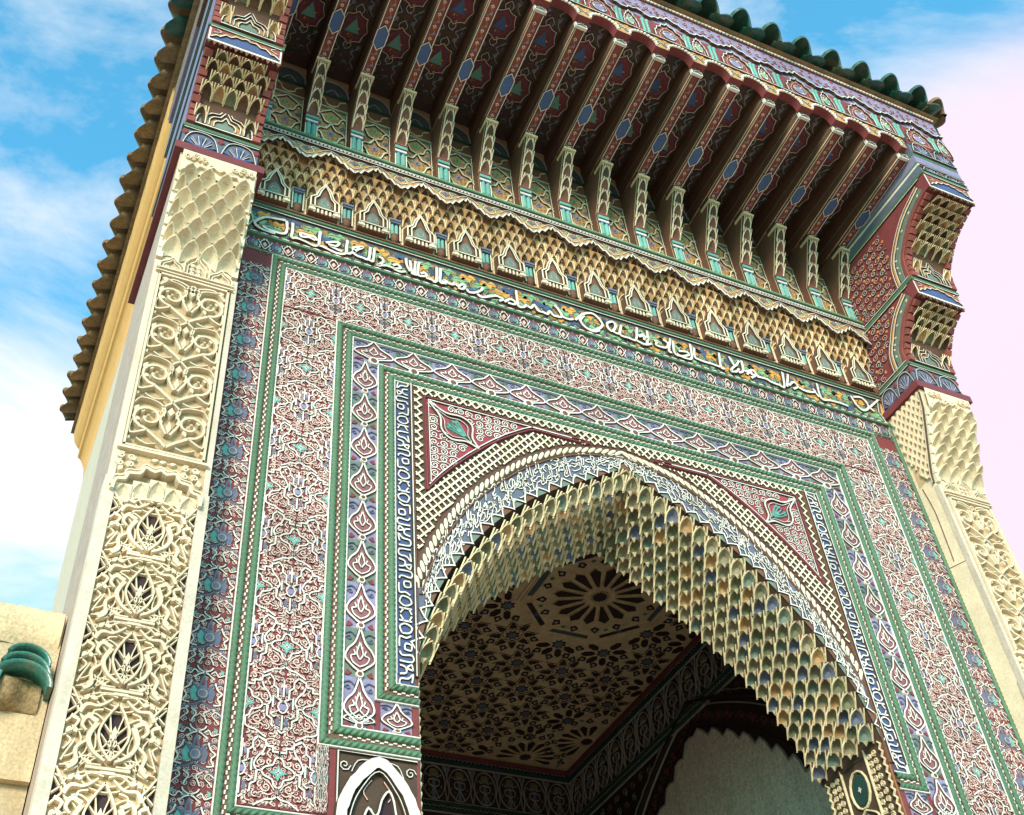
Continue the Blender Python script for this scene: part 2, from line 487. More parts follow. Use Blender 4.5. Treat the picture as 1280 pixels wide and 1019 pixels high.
# ------------------------------------------------------------------ frame mouldings
def moulding(p0, p1, width, k0, k1, name, parent):
    """straight run from p0 to p1 (facade x,z); width goes to the right of travel; k0/k1 mitre sign at the ends"""
    dx, dz = p1[0]-p0[0], p1[1]-p0[1]
    Ln = math.hypot(dx, dz); dx /= Ln; dz /= Ln
    rx, rz = dz, -dx
    w = width
    cc = C(lambda t, cr_, n: (p0[0]+dx*t+rx*cr_, -n, p0[1]+dz*t+rz*cr_))
    def run(prof, m, step=None, twist=None):
        # prof: list of (cross, n)
        k = 2 if not step else max(2, int(Ln/step))
        rows = []
        for i in range(k+1):
            f = i/k; row = []
            for j, (cx, n) in enumerate(prof):
                a = cx*k0; b = Ln-cx*k1
                t = a+(b-a)*f
                if twist: n = n+twist(t, j/(len(prof)-1))
                row.append((t, cx, n))
            rows.append(row)
        cc.grid(rows, m, True)
    def halfr(c0, r, n0, m, seg=7, step=None, twist=None):
        run([(c0-r*math.cos(PI*i/seg), n0+r*math.sin(PI*i/seg)) for i in range(seg+1)], m, step, twist)
    r = w*0.165
    tw = lambda t, f: (0.0042*math.sin(2*PI*t/0.034+f*7.5) if 0 < f < 1 else 0)
    run([(-0.004, 0), (-0.004, 0.014), (0.003, 0.014), (0.003, 0)], 'white')
    halfr(0.004+r, r*1.02, 0.006, 'green', step=0.0056, twist=tw)
    run([(0.004+2*r, 0.0), (0.004+2*r, 0.008), (w*0.46, 0.004), (w*0.64, 0.004), (w-2*r-0.004, 0.008)], 'brown')
    halfr(w-0.004-r, r*1.02, 0.006, 'green', step=0.0056, twist=tw)
    run([(w-0.003, 0), (w-0.003, 0.014), (w+0.004, 0.014), (w+0.004, 0)], 'white')
    o = ob(name, cc.mesh(name, True), parent)
    b = C(lambda t, cr_, n: (p0[0]+dx*t+rx*cr_, -n, p0[1]+dz*t+rz*cr_))
    cb = w*0.52
    n = int((Ln-cb*(k0+k1))/0.046)
    for i in range(n):
        t = cb*k0+0.046*i+0.004
        b.box(t, t+0.018, cb-0.008, cb-0.001, 0.003, 0.011, 'white')
        b.box(t+0.023, t+0.041, cb+0.001, cb+0.008, 0.003, 0.011, 'white')
    ob('bead_strip', b.mesh('bead_strip'), o, kind='stuff')
    return o
def frame(ox, tz, bz, w, xend, label):
    P = [(-xend, bz), (-ox, bz), (-ox, tz), (ox, tz), (ox, bz), (xend, bz)]
    e = empty('stepped_frame', (0, 0, 0), gate)
    e['label'] = label
    ks = [(0, 1), (1, 1), (1, 1), (1, 1), (1, 0)]
    for i in range(5):
        moulding(P[i], P[i+1], w, ks[i][0], ks[i][1], 'frame_moulding', e)
frame(2.50, 7.902, 3.95, 0.098, 1.98, 'outermost green twisted moulding frame')
frame(2.04, 7.425, 4.405, 0.112, JX, 'middle green twisted moulding frame')
frame(1.754, 7.118, 4.693, 0.108, JX, 'innermost green twisted moulding frame')
for sgn in (-1, 1):     # slim green roll beside each pier
    cc = C()
    rows = []
    for i in range(600):
        z = 3.0+5.05*i/599
        rows.append([(sgn*(2.722-0.016*math.cos(PI*j/6)), -(0.004+0.015*math.sin(PI*j/6)+(0.003*math.sin(2*PI*z/0.035+j*0.8) if 0 < j < 6 else 0)), z) for j in range(7)])
    cc.grid(rows, 'green', sgn < 0)
    ob('edge_roll', cc.mesh('edge_roll', True), gate)

# ------------------------------------------------------------------ motifs
def scroll_fill(c, x0, x1, y0, y1, st, m, w, n0, n1, seed=0, r=.42):
    rn = random.Random(seed)
    j = 0; y = y0+st/2
    while y < y1-st*.3:
        i = 0; x = x0+st/2
        while x < x1-st*.3:
            c.rib(spiral(x, y, st*r, 1.5, rn.uniform(0, 6), rn.choice((1, -1)), 10, .2), w, n0, n1, m)
            x += st; i += 1
        y += st; j += 1
def leaf(c, x, y, a, l, w, n0, n1, m):
    ca, sa = math.cos(a), math.sin(a)
    pts = [(0, 0), (0.3*l, 0.5*w), (0.62*l, 0.42*w), (l, 0), (0.62*l, -0.42*w), (0.3*l, -0.5*w)]
    c.slab([(x+px*ca-py*sa, y+px*sa+py*ca) for px, py in pts], n0, n1, m, 0.25)
def flower(c, cx, cy, s, sx=1.0):
    T = lambda pts: [(cx+x*s*sx, cy+y*s) for x, y in pts]
    for sg in (1, -1):
        Q = (lambda p: p) if sg > 0 else mir
        c.slab(T(Q([(0.012, -0.03), (0.05, -0.035), (0.062, 0.01), (0.045, 0.045), (0.02, 0.03)])), 0.003, 0.008, 'teal' if sg > 0 else 'slate', 0.1)
        c.rib(T(Q(cr([(0, -0.035), (0.03, -0.055), (0.075, -0.07), (0.098, -0.115)], 3))), 0.016*s, 0.002, 0.009, 'slate')
        c.rib(T(Q(cr([(0.018, 0.02), (0.05, 0.055), (0.092, 0.07)], 3))), 0.017*s, 0.002, 0.010, 'slate')
        c.rib(T(Q(cr([(0.055, 0.065), (0.068, 0.03), (0.090, 0.012), (0.072, -0.015), (0.086, -0.045), (0.055, -0.052)], 3))), 0.0125*s, 0.002, 0.011, 'white')
    c.slab(T(cr([(-0.022, 0.03), (0, 0.115), (0.022, 0.03), (0, 0.02)], 2, True)), 0.003, 0.011, 'slate', 0.1)
    c.slab(T([(-0.009, 0.045), (0, 0.085), (0.009, 0.045)]), 0.010, 0.013, 'maroon', 0.1)
    c.slab(T(circ(0, 0, 0.032, 10)), 0.003, 0.014, 'slate', 0.12)
    c.rib(T(circ(0, 0, 0.021, 10)), 0.007*s, 0.013, 0.017, 'grey', True)
def knot(c, cx, cy, s, sx=1.0):
    T = lambda pts: [(cx+x*s*sx, cy+y*s) for x, y in pts]
    for sg in (1, -1):
        Q = (lambda p: p) if sg > 0 else mir
        c.rib(T(Q(cr([(-0.055, -0.085), (-0.03, -0.06), (0, -0.045), (0.040, -0.02), (0.038, 0.02), (0.02, 0.06), (0.05, 0.085)], 3))), 0.0125*s, 0.002, 0.011, 'white')
        c.slab(T(Q([(0.055, -0.05), (0.085, -0.01), (0.07, 0.04), (0.052, 0.01)])), 0.003, 0.008, 'teal' if sg < 0 else 'slate', 0.1)
        c.slab(T(Q([(0.012, 0.075), (0.05, 0.06), (0.04, 0.085)])), 0.003, 0.010, 'pink', 0.1)
    c.slab(T([(0, -0.03), (0.016, 0.0), (0, 0.045), (-0.016, 0.0)]), 0.003, 0.011, 'pink', 0.15)

def floral_tile(w, p, sx):
    c = C()
    c.rect(-w/2, w/2, -p/2, p/2, 0.002, 'maroon')
    scroll_fill(c, -w/2, w/2, -p/2, p/2, .036, 'pink', .006, .002, .0055, 4, .42)
    flower(c, 0, 0, 1.0, sx)
    for k in (-1, 1):
        c2 = C(); knot(c2, 0, k*p/2, 0.85, sx)
        # keep only the half that belongs to this tile
        b = len(c.v)
        for f, m in zip(c2.f, c2.m):
            if all(abs(c2.v[i][1]) <= p/2+0.004 for i in f):
                c.add([c2.v[i] for i in f], [tuple(range(len(f)))], c2.names[m])
    for sg in (1, -1):
        c.rib(cr([(sg*.096*sx, -.10), (sg*.070*sx, -.085), (sg*.055*sx, -.105), (sg*.075*sx, -.125), (sg*.090*sx, -.145)], 3), .0085, .002, .010, 'white')
        c.rib(cr([(sg*.096*sx, .115), (sg*.066*sx, .10), (sg*.05*sx, .125), (sg*.03*sx, .11)], 3), .0085, .002, .010, 'white')
        c.rib(cr([(sg*.012*sx, -.075), (sg*.035*sx, -.09), (sg*.02*sx, -.115), (sg*.0, -.10)], 3), .007, .002, .010, 'pink')
        c.slab([(sg*.085*sx, -.06), (sg*.062*sx, -.085), (sg*.05*sx, -.07)], .002, .008, 'pink', .1)
        c.slab([(sg*.03*sx, .06), (sg*.055*sx, .09), (sg*.038*sx, .10)], .002, .008, 'pink', .1)
        c.slab([(sg*.092*sx, .135), (sg*.07*sx, .145), (sg*.088*sx, .10)], .002, .008, 'teal', .1)
    return c.mesh('floral_tile')
bw = 2.70-2.506
e = empty('floral_border', (0, 0, 0), gate)
ft = floral_tile(bw, 0.305, 1.0)
for sgn in (-1, 1):
    for i in range(13):
        ob('floral_tile', ft, e, FAC(sgn*2.603, 7.77-0.1525-0.305*i, -0.001, 0, sgn))
c = C()
c.rect(-0.08, 0.08, -0.07, 0.075, 0.002, 'maroon')
flower(c, -0.0, -0.012, 0.74, 0.80)
for k in (-1, 1):
    for sg in (1,):
        c.rib([(k*0.08, -0.055), (k*0.062, -0.03), (k*0.045, 0), (k*0.058, 0.028), (k*0.08, 0.05)], 0.010, 0.002, 0.013, 'white')
        c.slab([(k*0.08, -0.028), (k*0.066, 0.0), (k*0.08, 0.028)], 0.003, 0.010, 'pink', 0.1)
        leaf(c, k*0.07, 0.066, PI/2-k*2.2, 0.04, 0.02, 0.002, 0.009, 'pink')
c.rib([(-0.08, 0.071), (0.08, 0.071)], 0.008, 0.002, 0.012, 'white')
c.rib([(-0.08, -0.068), (0.08, -0.068)], 0.007, 0.002, 0.012, 'green_light')
ftt = c.mesh('floral_tile')
for i in range(34):
    ob('floral_tile', ftt, e, FAC(-2.64+0.16*i, 7.983, -0.001))

# big interlace: one cell 1 x 1, star at the centre, cross at the two sides
def interlace(c, W, H, sh=0.0):
    """draw the cell; sh shifts it half a width (the cut halves swap sides)"""
    def D(fn):
        for k in ((0,) if sh == 0 else (-0.5, 0.5)):
            c.clip = (-W/2, W/2) if k == 0 else ((-W/2, 0) if k < 0 else (1e-4, W/2))
            lim[:] = c.clip
            fn(lambda pts: [((x+k)*W, y*H) for x, y in pts], k)
            c.clip = None
    lim = [-W/2, W/2]
    def inside(pts): return all(-W/2-1e-6 <= p[0] <= W/2+1e-6 for p in pts)
    def poly_clip(T, pts, n0, n1, m):
        q = T(pts)
        q2 = [(clamp(x, *lim), y) for x, y in q]
        if max(x for x, _ in q2)-min(x for x, _ in q2) > 1e-4: c.slab(q2, n0, n1, m, 0.0)
    def body(T, k):
        # star
        poly_clip(T, [(0, .125), (.035, .04), (.125, 0), (.035, -.04), (0, -.125), (-.035, -.04), (-.125, 0), (-.035, .04)], .003, .010, 'teal')
        poly_clip(T, [(0, .06), (.012, .0), (0, -.06), (-.012, 0)], .010, .012, 'white')
        poly_clip(T, [(-.06, 0), (0, .012), (.06, 0), (0, -.012)], .010, .012, 'white')
        so = [(0, .225), (.05, .19), (.075, .11), (.13, .085), (.19, .055), (.225, 0)]
        for sx in (1, -1):
            for sy in (1, -1):
                c.rib(T([(x*sx, y*sy) for x, y in cr(so, 3)]), 0.0140, .002, .012, 'white')
        for sx in (1, -1):
            M_ = lambda p: [(x*sx, y) for x, y in p]
            R = lambda p, w=0.0138, m='white', n=4: c.rib(T(M_(cr(p, n) if n > 1 else p)), w, .002, .012, m)
            # straps
            R([(0, -.225), (0, -.33), (.06, -.385), (.15, -.40), (.235, -.455), (.30, -.50)], n=3)
            R([(0, .225), (0, .30), (.09, .30), (.09, .375), (.19, .375), (.19, .44), (.30, .50)], n=1)
            R([(.225, 0), (.29, 0), (.29, -.16), (.36, -.21), (.36, -.30), (.5, -.41)], n=1)
            R([(.30, .50), (.36, .42), (.36, .33), (.42, .28), (.42, .13), (.5, .08)], n=1)
            R([(.29, 0), (.33, .09), (.29, .20), (.23, .27), (.19, .375)], n=4)
            R([(.5, .44), (.5, .16)], n=1)
            R([(.5, -.13), (.5, -.36)], n=1)
            R([(.36, -.02), (.36, .16), (.42, .13)], n=1)
            poly_clip(T, M_([(.43, 0), (.47, .05), (.53, .05), (.57, 0), (.53, -.05), (.47, -.05)]), .003, .010, 'violet')
            R([(.43, 0), (.46, .075), (.5, .085)], 0.011, n=1)
            R([(.43, 0), (.46, -.075), (.5, -.10)], 0.011, n=1)
            # accents
            poly_clip(T, M_([(.45, .21), (.475, .27), (.455, .36), (.43, .27)]), .003, .009, 'violet')
            poly_clip(T, M_([(.37, .02), (.40, .07), (.385, .12), (.365, .08)]), .003, .009, 'slate')
            poly_clip(T, M_([(.42, -.20), (.46, -.16), (.46, -.30), (.41, -.27)]), .003, .009, 'slate')
            R([(.345, -.125), (.385, -.095), (.42, -.125), (.385, -.165), (.345, -.125)], 0.010, n=2)
            # scrolls
            R(spiral(.155, -.225, .075, 1.35, 0.4, -1, 12), 0.0095, 'pink', 1)
            R(spiral(.25, .125, .060, 1.3, 2.6, 1, 12), 0.0095, 'pink', 1)
            R(spiral(.075, .435, .050, 1.3, -2.4, -1, 11), 0.0095, 'pink', 1)
            R(spiral(.285, -.335, .055, 1.3, 1.2, -1, 11), 0.0095, 'pink', 1)
            R([(.06, -.30), (.12, -.33), (.22, -.30), (.27, -.38)], 0.0095, 'pink')
            R([(.11, .20), (.16, .26), (.13, .33)], 0.0095, 'pink')
            R([(.41, .40), (.44, .46), (.40, .49)], 0.0095, 'pink')
            R([(.42, -.36), (.40, -.43), (.34, -.44)], 0.0095, 'pink')
            R([(.31, .33), (.27, .40), (.30, .44)], 0.0095, 'pink')
            R(spiral(.43, -.33, .045, 1.2, 2.0, 1, 10), 0.0095, 'pink', 1)
            R(spiral(.40, .46, .045, 1.2, 0.3, -1, 10), 0.0095, 'pink', 1)
            R(spiral(.13, .145, .045, 1.1, 4.0, 1, 10), 0.0105, 'pink', 1)
            R([(.04, -.26), (.08, -.19), (.14, -.14), (.20, -.10)], 0.0095, 'pink')
            R([(.44, -.06), (.40, -.10), (.44, -.16)], 0.011, 'pink')
            R([(.31, .06), (.27, .05), (.25, .08)], 0.011, 'pink')
            R([(.02, .40), (.04, .47), (.13, .49), (.2, .46)], 0.0095, 'pink')
            R([(.22, -.24), (.26, -.20), (.24, -.14)], 0.011, 'pink')
            R([(.03, -.48), (.08, -.445), (.05, -.41)], 0.011, 'pink')
            for lx, ly, la, ll in ((.20, -.13, .6, .08), (.09, -.43, -.4, .09), (.24, .22, 2.4, .07), (.31, .27, .9, .07), (.45, -.45, 1.8, .07), (.13, -.46, .3, .07), (.23, .33, 1.2, .06), (.14, .40, .2, .07), (.33, -.08, -1.2, .08), (.47, .30, 1.5, .08), (.38, -.48, .4, .07), (.05, .33, .9, .06), (.20, -.33, 2.6, .06)):
                ca, sa = math.cos(la), math.sin(la)
                pp = [(lx, ly), (lx+ll*.5*ca-.02*sa, ly+ll*.5*sa+.02*ca), (lx+ll*ca, ly+ll*sa), (lx+ll*.5*ca+.02*sa, ly+ll*.5*sa-.02*ca)]
                poly_clip(T, M_(pp), .003, .011, 'pink')
    D(body)
def inter_mesh(W, H, sh):
    c = C()
    c.rect(-W/2, W/2, -H/2, H/2, 0.002, 'maroon')
    scroll_fill(c, -W/2, W/2, -H/2, H/2, .034, 'pink', .0062, .002, .006, 3, .44)
    interlace(c, W, H, sh)
    return c.mesh('interlace_tile')
e = empty('interlace_panel', (0, 0, 0), gate)
pw = 2.396-2.046
mA, mB = inter_mesh(pw, 0.335, 0.0), inter_mesh(pw, 0.335, 0.5)
for sgn in (-1, 1):
    for i in range(10):
        ob('interlace_tile', (mA, mB)[(i+1) % 2], e, FAC(sgn*2.221, 7.245-0.335*i, -0.001, 0, sgn))
mT = inter_mesh(0.3424, 0.372, 0.0)
for i in range(14):
    ob('interlace_tile', mT, e, FAC(-2.396+0.1712+0.3424*i, 7.6165, -0.001))
for sgn in (-1, 1):   # part of the panel under the middle frame
    ob('interlace_tile', mB, e, FAC(sgn*2.018, 4.234, -0.002, 0, sgn*0.18))

# palmette border
def palmette(w, p, col):
    c = C()
    c.rect(-w/2, w/2, -p/2, p/2, 0.002, col)
    o = cr([(0, -p*.40), (w*.18, -p*.33), (w*.47, -p*.16), (w*.40, .02*p), (w*.20, .16*p), (w*.10, .30*p), (0, .5*p)], 4)
    c.poly(o + [(-x, y) for x, y in o[::-1]], 0.005, 'mauve')
    for sg in (1, -1):
        q = [(sg*x, y) for x, y in o]
        c.rib(q, 0.0165, 0.004, 0.014, 'white')
        c.rib(cr([(0, -.30*p), (sg*w*.22, -.22*p), (sg*w*.30, -.10*p), (sg*w*.16, -.06*p), (sg*w*.20, .03*p)], 3), 0.0125, .004, .012, 'white')
        c.rib(cr([(0, -.16*p), (sg*w*.10, -.04*p), (sg*w*.05, .10*p), (0, .22*p)], 3), 0.0125, .004, .012, 'white')
        c.rib(spiral(sg*w*.36, .27*p, w*.10, 1.2, 0, sg, 10), 0.007, .002, .010, 'slate' if col != 'slate' else 'violet')
        c.rib(cr([(sg*w*.5, .36*p), (sg*w*.30, .40*p), (sg*w*.14, .33*p)], 3), 0.010, .002, .012, 'slate')
        c.slab([(sg*w*.46, -.48*p), (sg*w*.40, -.36*p), (sg*w*.24, -.43*p), (sg*w*.36, -.49*p)], .003, .009, 'maroon', .1)
        leaf(c, sg*w*.05, .02*p, PI/2-sg*.3, p*.12, w*.08, .004, .010, 'pink')
    c.slab(circ(0, -p*.455, w*.135, 12), .004, .019, 'white', .12)
    c.slab(circ(0, -p*.455, w*.085, 10), .018, .020, 'brown', .1)
    return c.mesh('palmette_tile')
e = empty('palmette_border', (0, 0, 0), gate)
pb = 1.924-1.760
pv, pg, ps = palmette(pb, 0.289, 'violet'), palmette(pb, 0.289, 'grey_green'), palmette(pb, 0.289, 'slate')
for sgn in (-1, 1):
    for i in range(9):
        ob('palmette_tile', (pv, pg)[i % 2], e, FAC(sgn*1.842, 6.975-0.1445+0.14-0.289*i, -0.001, 0, sgn))
    ob('palmette_tile', ps, e, FAC(sgn*1.842, 4.575, -0.0012, 0, sgn, 0.30))
    ob('palmette_tile', pv, e, FAC(sgn*1.645, 4.607, -0.001, 0, sgn, 0.56))
p2 = 0.195
tv, tg = palmette(0.275, p2, 'violet'), palmette(0.275, p2, 'grey_green')
for i in range(14):
    ob('palmette_tile', (tv, tg)[i % 2], e, FAC(-1.924+0.1375+0.2748*i, 7.22, -0.001))

# ------------------------------------------------------------------ strips of script beside the lattice
def kufic():
    c = C()
    c.rect(-0.046, 0.046, -0.2, 0.2, 0.002, 'blue')
    G = [[(-.035, -.19), (.03, -.185), (.032, -.15), (-.01, -.145), (-.035, -.12), (-.03, -.165)],
         [(.035, -.125), (.0, -.115), (.005, -.085), (.035, -.08)], [(-.038, -.10), (-.005, -.09), (-.03, -.07), (-.038, -.10)],
         [(.036, -.055), (-.035, -.055), (-.036, -.02), (.02, -.025), (.034, -.005)], [(-.03, .005), (.005, .01), (.0, .04), (-.032, .035), (-.03, .005)],
         [(.036, .02), (.034, .075), (.0, .07), (-.03, .085)], [(.02, .095), (-.02, .10), (-.036, .13), (-.0, .15), (.034, .13), (.02, .095)],
         [(-.036, .165), (.036, .165)], [(.01, .165), (.03, .195)], [(-.02, .165), (-.036, .195)]]
    for q in G: c.rib(cr(q, 3), 0.0145, .002, .012, 'white')
    return c.mesh('script_tile')
ku = kufic()
for sgn in (-1, 1):
    b = C(facfn)
    x0, x1 = sorted((sgn*1.540, sgn*1.644))
    b.rect(x0, x1, 4.80, 7.036, 0.001, 'navy')
    e = ob('script_strip', b.mesh('script_strip'), gate)
    for i in range(5):
        ob('script_tile', ku, e, FAC(sgn*1.592, 5.005+0.452*i, -0.001, 0, sgn*(1, 1, -1, 1, -1)[i], 1.13*(1, -1, 1, -1, -1)[i]))
    b = C(facfn)
    for xx, w, m, h in ((1.537, .011, 'white', .022), (1.522, .012, 'brown', .014), (1.645, .010, 'white', .018)):
        b.rib([(sgn*xx, 4.86), (sgn*xx, 7.03)], w, 0.0, h, m)
    ob('strip_border', b.mesh('strip_border'), e)

# ------------------------------------------------------------------ arch surround: lattice, spandrels, rope, script, rim
def normal_off(tab, off):
    """offset of a half curve outwards"""
    out = []
    for i, (x, z) in enumerate(tab):
        a, b = tab[max(i-1, 0)], tab[min(i+1, len(tab)-1)]
        dx, dz = b[0]-a[0], b[1]-a[1]; l = math.hypot(dx, dz)
        out.append((x-dz/l*off, z+dx/l*off))
    return [(x, z) for x, z in out if x >= 0] if out[0][0] >= 0 else [(0, interp([(p[0], p[1]) for p in out], 0))]+[(x, z) for x, z in out if x > 0]
ROPE_O = normal_off(ROPE, 0.045)
HYP = normal_off(ROPE, 0.215)            # curved side of the spandrel
def hyp_pts(n=24):
    xs = [0.349+(1.430-0.349)*i/n for i in range(n+1)]
    return [(x, min(interp(HYP, x), 6.905)) for x in xs]
SPX0, SPX1, SPZ = 0.349, 1.430, 6.925
def in_spandrel(x, z):
    x = abs(x)
    return SPX0-0.02 < x < SPX1+0.028 and z < SPZ+0.026 and z > min(interp(HYP, x), 6.905)-0.028
def in_lattice(x, z):
    return abs(x) < 1.515 and z < 7.034 and z > interp(ROPE_O, abs(x)) and not in_spandrel(x, z)
b = C(facfn)
ro = full(ROPE_O)
for (a, za), (bb, zb) in zip(ro, ro[1:]):
    if abs(a) <= 1.53 and abs(bb) <= 1.53:
        b.add([(a, za, .002), (bb, zb, .002), (bb, 7.04, .002), (a, 7.04, .002)], [(0, 1, 2, 3)], 'umber')
lf = ob('lattice_field', b.mesh('lattice_field'), gate)
b = C(facfn)
pit = 0.060
for sg in (1, -1):
    for i in range(-80, 81):
        # line z = sg*x*1.15 + k
        k = 6.4+i*pit*1.15
        cur = None
        t = -1.52
        while t < 1.52:
            z = sg*t*1.15+k
            ok = 5.3 < z < 7.04 and in_lattice(t, z)
            if ok and cur is None: cur = (t, z)
            if (not ok or t+0.008 >= 1.52) and cur is not None:
                if t-cur[0] > 0.012: b.rib([cur, (t-0.008, sg*(t-0.008)*1.15+k)], 0.0200, 0.002, 0.012+0.001*sg, 'ivory')
                cur = None
            t += 0.008
ob('lattice_straps', b.mesh('lattice_straps'), lf, kind='stuff')
for sgn in (-1, 1):
    b = C(lambda x, z, n: (sgn*x, -n, z))
    hp = hyp_pts()
    out = [(SPX0, SPZ), (SPX1, SPZ)] + hp[::-1]
    b.poly(out, 0.006, 'crimson')
    sp = ob('spandrel_panel', b.mesh('spandrel_panel'), gate)
    b = C(lambda x, z, n: (sgn*x, -n, z))
    ring = [(SPX0-.01, SPZ)] + [(SPX1, SPZ)] + hp[::-1]
    b.rib([(SPX0-.10, SPZ-.006), (SPX1+.012, SPZ+.008), (SPX1+.012, hp[-1][1]-.03)], 0.015, .002, .020, 'plum')
    b.rib([(x, z-.012) for x, z in hp]+[(SPX1+.012, hp[-1][1]-.035)], 0.016, .002, .022, 'plum')
    b.rib([(SPX0-.10, SPZ-.02), (SPX0, hp[0][1]-.012)], .012, .002, .02, 'plum')
    b.rib([(SPX0+.04, SPZ-.013), (SPX1-.012, SPZ-.013), (SPX1-.012, hp[-1][1]+.03)], 0.011, .005, .018, 'white')
    b.rib([(x, z+.014) for x, z in hp], 0.011, .005, .018, 'white')
    ob('spandrel_border', b.mesh('spandrel_border'), sp)
    b = C(lambda x, z, n: (sgn*x, -n, z))
    # cartouche set on the diagonal
    cx, cz, an = 1.235, 6.725, math.radians(43)
    ca, sa = math.cos(an), math.sin(an)
    T = lambda pts: [(cx+x*ca-y*sa, cz+x*sa+y*ca) for x, y in pts]
    o = cr([(.235, 0), (.12, .03), (.04, .105), (-.05, .11), (-.12, .03), (-.19, 0), (-.12, -.03), (-.05, -.11), (.04, -.105), (.12, -.03)], 4, True)
    b.rib(T(o), 0.020, .006, .022, 'white', True)
    o2 = [(x*.74, y*.72) for x, y in o]
    b.rib(T(o2), 0.008, .006, .016, 'white', True)
    for k in range(5):
        a = -1.2+k*.6
        b.rib(T(cr([(-.10, 0), (-.05+.03*math.cos(a), .03*math.sin(a)), (.02+.04*math.cos(a), .055*math.sin(a)), (.015+.02*math.cos(a), .035*math.sin(a))], 3)), .012, .006, .018, 'teal')
    b.slab(T(circ(-.03, 0, .02, 8)), .006, .019, 'teal', .2)
    for q in ((.235, 0), (-.19, 0)): b.slab(T(circ(q[0], q[1], .017, 8)), .006, .024, 'white', .2)
    ob('cartouche', b.mesh('cartouche'), sp, kind='stuff')
    b = C(lambda x, z, n: (sgn*x, -n, z))
    st = .064
    for i in range(18):
        for j in range(15):
            x = SPX1-.042-st*i; z = SPZ-.046-st*j
            if z < interp(HYP, x)+.022 or x < SPX0+.03: continue
            lx, ly = (x-cx)*ca+(z-cz)*sa, -(x-cx)*sa+(z-cz)*ca
            if (lx/.20)**2+(ly/.112)**2 < 1: continue
            b.rib(spiral(x, z, .031, 1.6, (i+j)*1.9, 1 if (i+j) % 2 else -1, 12, .2), .0095, .005, .012, 'white')
            b.rib([(x-.036, z+.03), (x-.012, z+.042), (x+.03, z+.036)], .0085, .005, .012, 'white')
    ob('scrollwork', b.mesh('scrollwork'), sp, kind='stuff')

# twisted rope
NR = 84
pts, Ln = resample(full(ROPE), NR)
b = C(facfn)
b.rib([p for p in pts if abs(p[0]) < 1.535], .078, .001, .008, 'umber', flat=.8)
for i in range(NR):
    a, q = pts[i], pts[i+1]
    if max(abs(a[0]), abs(q[0])) > 1.535: continue
    dx, dz = q[0]-a[0], q[1]-a[1]; l = math.hypot(dx, dz); dx /= l; dz /= l
    mx, mz = (a[0]+q[0])/2, (a[1]+q[1])/2
    sk = 0.034 if mx < 0 else -0.034
    o = []
    for t in range(10):
        an = 2*PI*t/10
        u = math.cos(an)*l*.52; v = math.sin(an)*.029
        u += v/.029*sk
        o.append((mx+dx*u-dz*v, mz+dz*u+dx*v))
    b.dome(o, .004, .026, 'ivory')
ob('rope_moulding', b.mesh('rope_moulding', True), gate, kind='stuff')
b = C(facfn)
ri = normal_off(ROPE, -0.045)
b.rib(full([(x, z) for x, z in ri if x < 1.53]), .014, .001, .014, 'brown')
ob('rope_fillet', b.mesh('rope_fillet'), gate)

# blue band with running script
b = C(facfn)
N = 90
po, _ = resample(full(ROPE), N); pr, _ = resample(full(RIM), N)
rows = [[(p[0], p[1], .0015) for p in po], [(p[0], p[1], .0015) for p in pr]]
b.grid(rows, 'slate', True)
sb = ob('arch_script_band', b.mesh('arch_script_band'), gate)
b = C(facfn)
def band_pt(s, t):
    """s 0..1 along the arch, t 0 rim .. 1 rope"""
    f = clamp(s, 0, .9999)*N; i = int(f); f -= i
    A = [po[i][k]+(po[i+1][k]-po[i][k])*f for k in (0, 1)]
    B = [pr[i][k]+(pr[i+1][k]-pr[i][k])*f for k in (0, 1)]
    return (B[0]+(A[0]-B[0])*t, B[1]+(A[1]-B[1])*t)
GL = [[(0, .25), (.1, .18), (.35, .2), (.5, .3), (.55, .75)], [(0, .3), (.2, .55), (.45, .6), (.5, .4), (.3, .35), (.1, .45)], [(.1, .75), (.12, .25), (.4, .2)],
      [(0, .62), (.25, .72), (.5, .62), (.4, .5), (.6, .42)], [(.2, .2), (.05, .4), (.3, .55), (.55, .35), (.4, .15)], [(0, .8), (.2, .68), (.4, .78), (.6, .7)],
      [(.05, .3), (.3, .22), (.6, .3), (.7, .5), (.5, .6)], [(.3, .8), (.25, .5), (.05, .45), (.1, .3), (.35, .35)]]
rnd = random.Random(3)
ns = 104
for i in range(ns):
    s0 = 0.035+0.93*i/ns
    for r in range(3):
        gl = GL[(i*3+r*5+rnd.randint(0, 2)) % len(GL)]
        wd = 0.024*rnd.uniform(.9, 1.3)
        fl = 1 if s0 < .5 else -1
        q = [band_pt(s0+x*wd, clamp(.05+.95*(y*.62+.19*r), .06, .9)) for x, y in gl]
        b.rib(cr(q, 3), .0098, .001, .010, 'white')
ob('arch_script', b.mesh('arch_script'), sb, kind='stuff')

# scalloped rim line + stalactite vault of the arch
NU, NV = 43, 7
po_, lo = resample(full(RIM), NU*8); pi_, li = resample(full(INN), NU*8)
b = C(facfn)
sc = []
for i in range(NU*8+1):
    f = (i/8) % 1.0
    a, q = po_[max(i-1, 0)], po_[min(i+1, NU*8)]
    dx, dz = q[0]-a[0], q[1]-a[1]; l = math.hypot(dx, dz)
    h = 0.058*(1-abs(2*f-1))**0.85-0.004
    sc.append((po_[i][0]-dz/l*h, po_[i][1]+dx/l*h))
b.rib(sc, .0145, .001, .014, 'white')
for i in range(NU):
    seg = sc[i*8:i*8+9]
    b.poly(seg + [po_[i*8+8], po_[i*8]][:2], .003, 'brown' if i % 2 else 'grey_green')
ob('scalloped_rim', b.mesh('scalloped_rim'), gate)
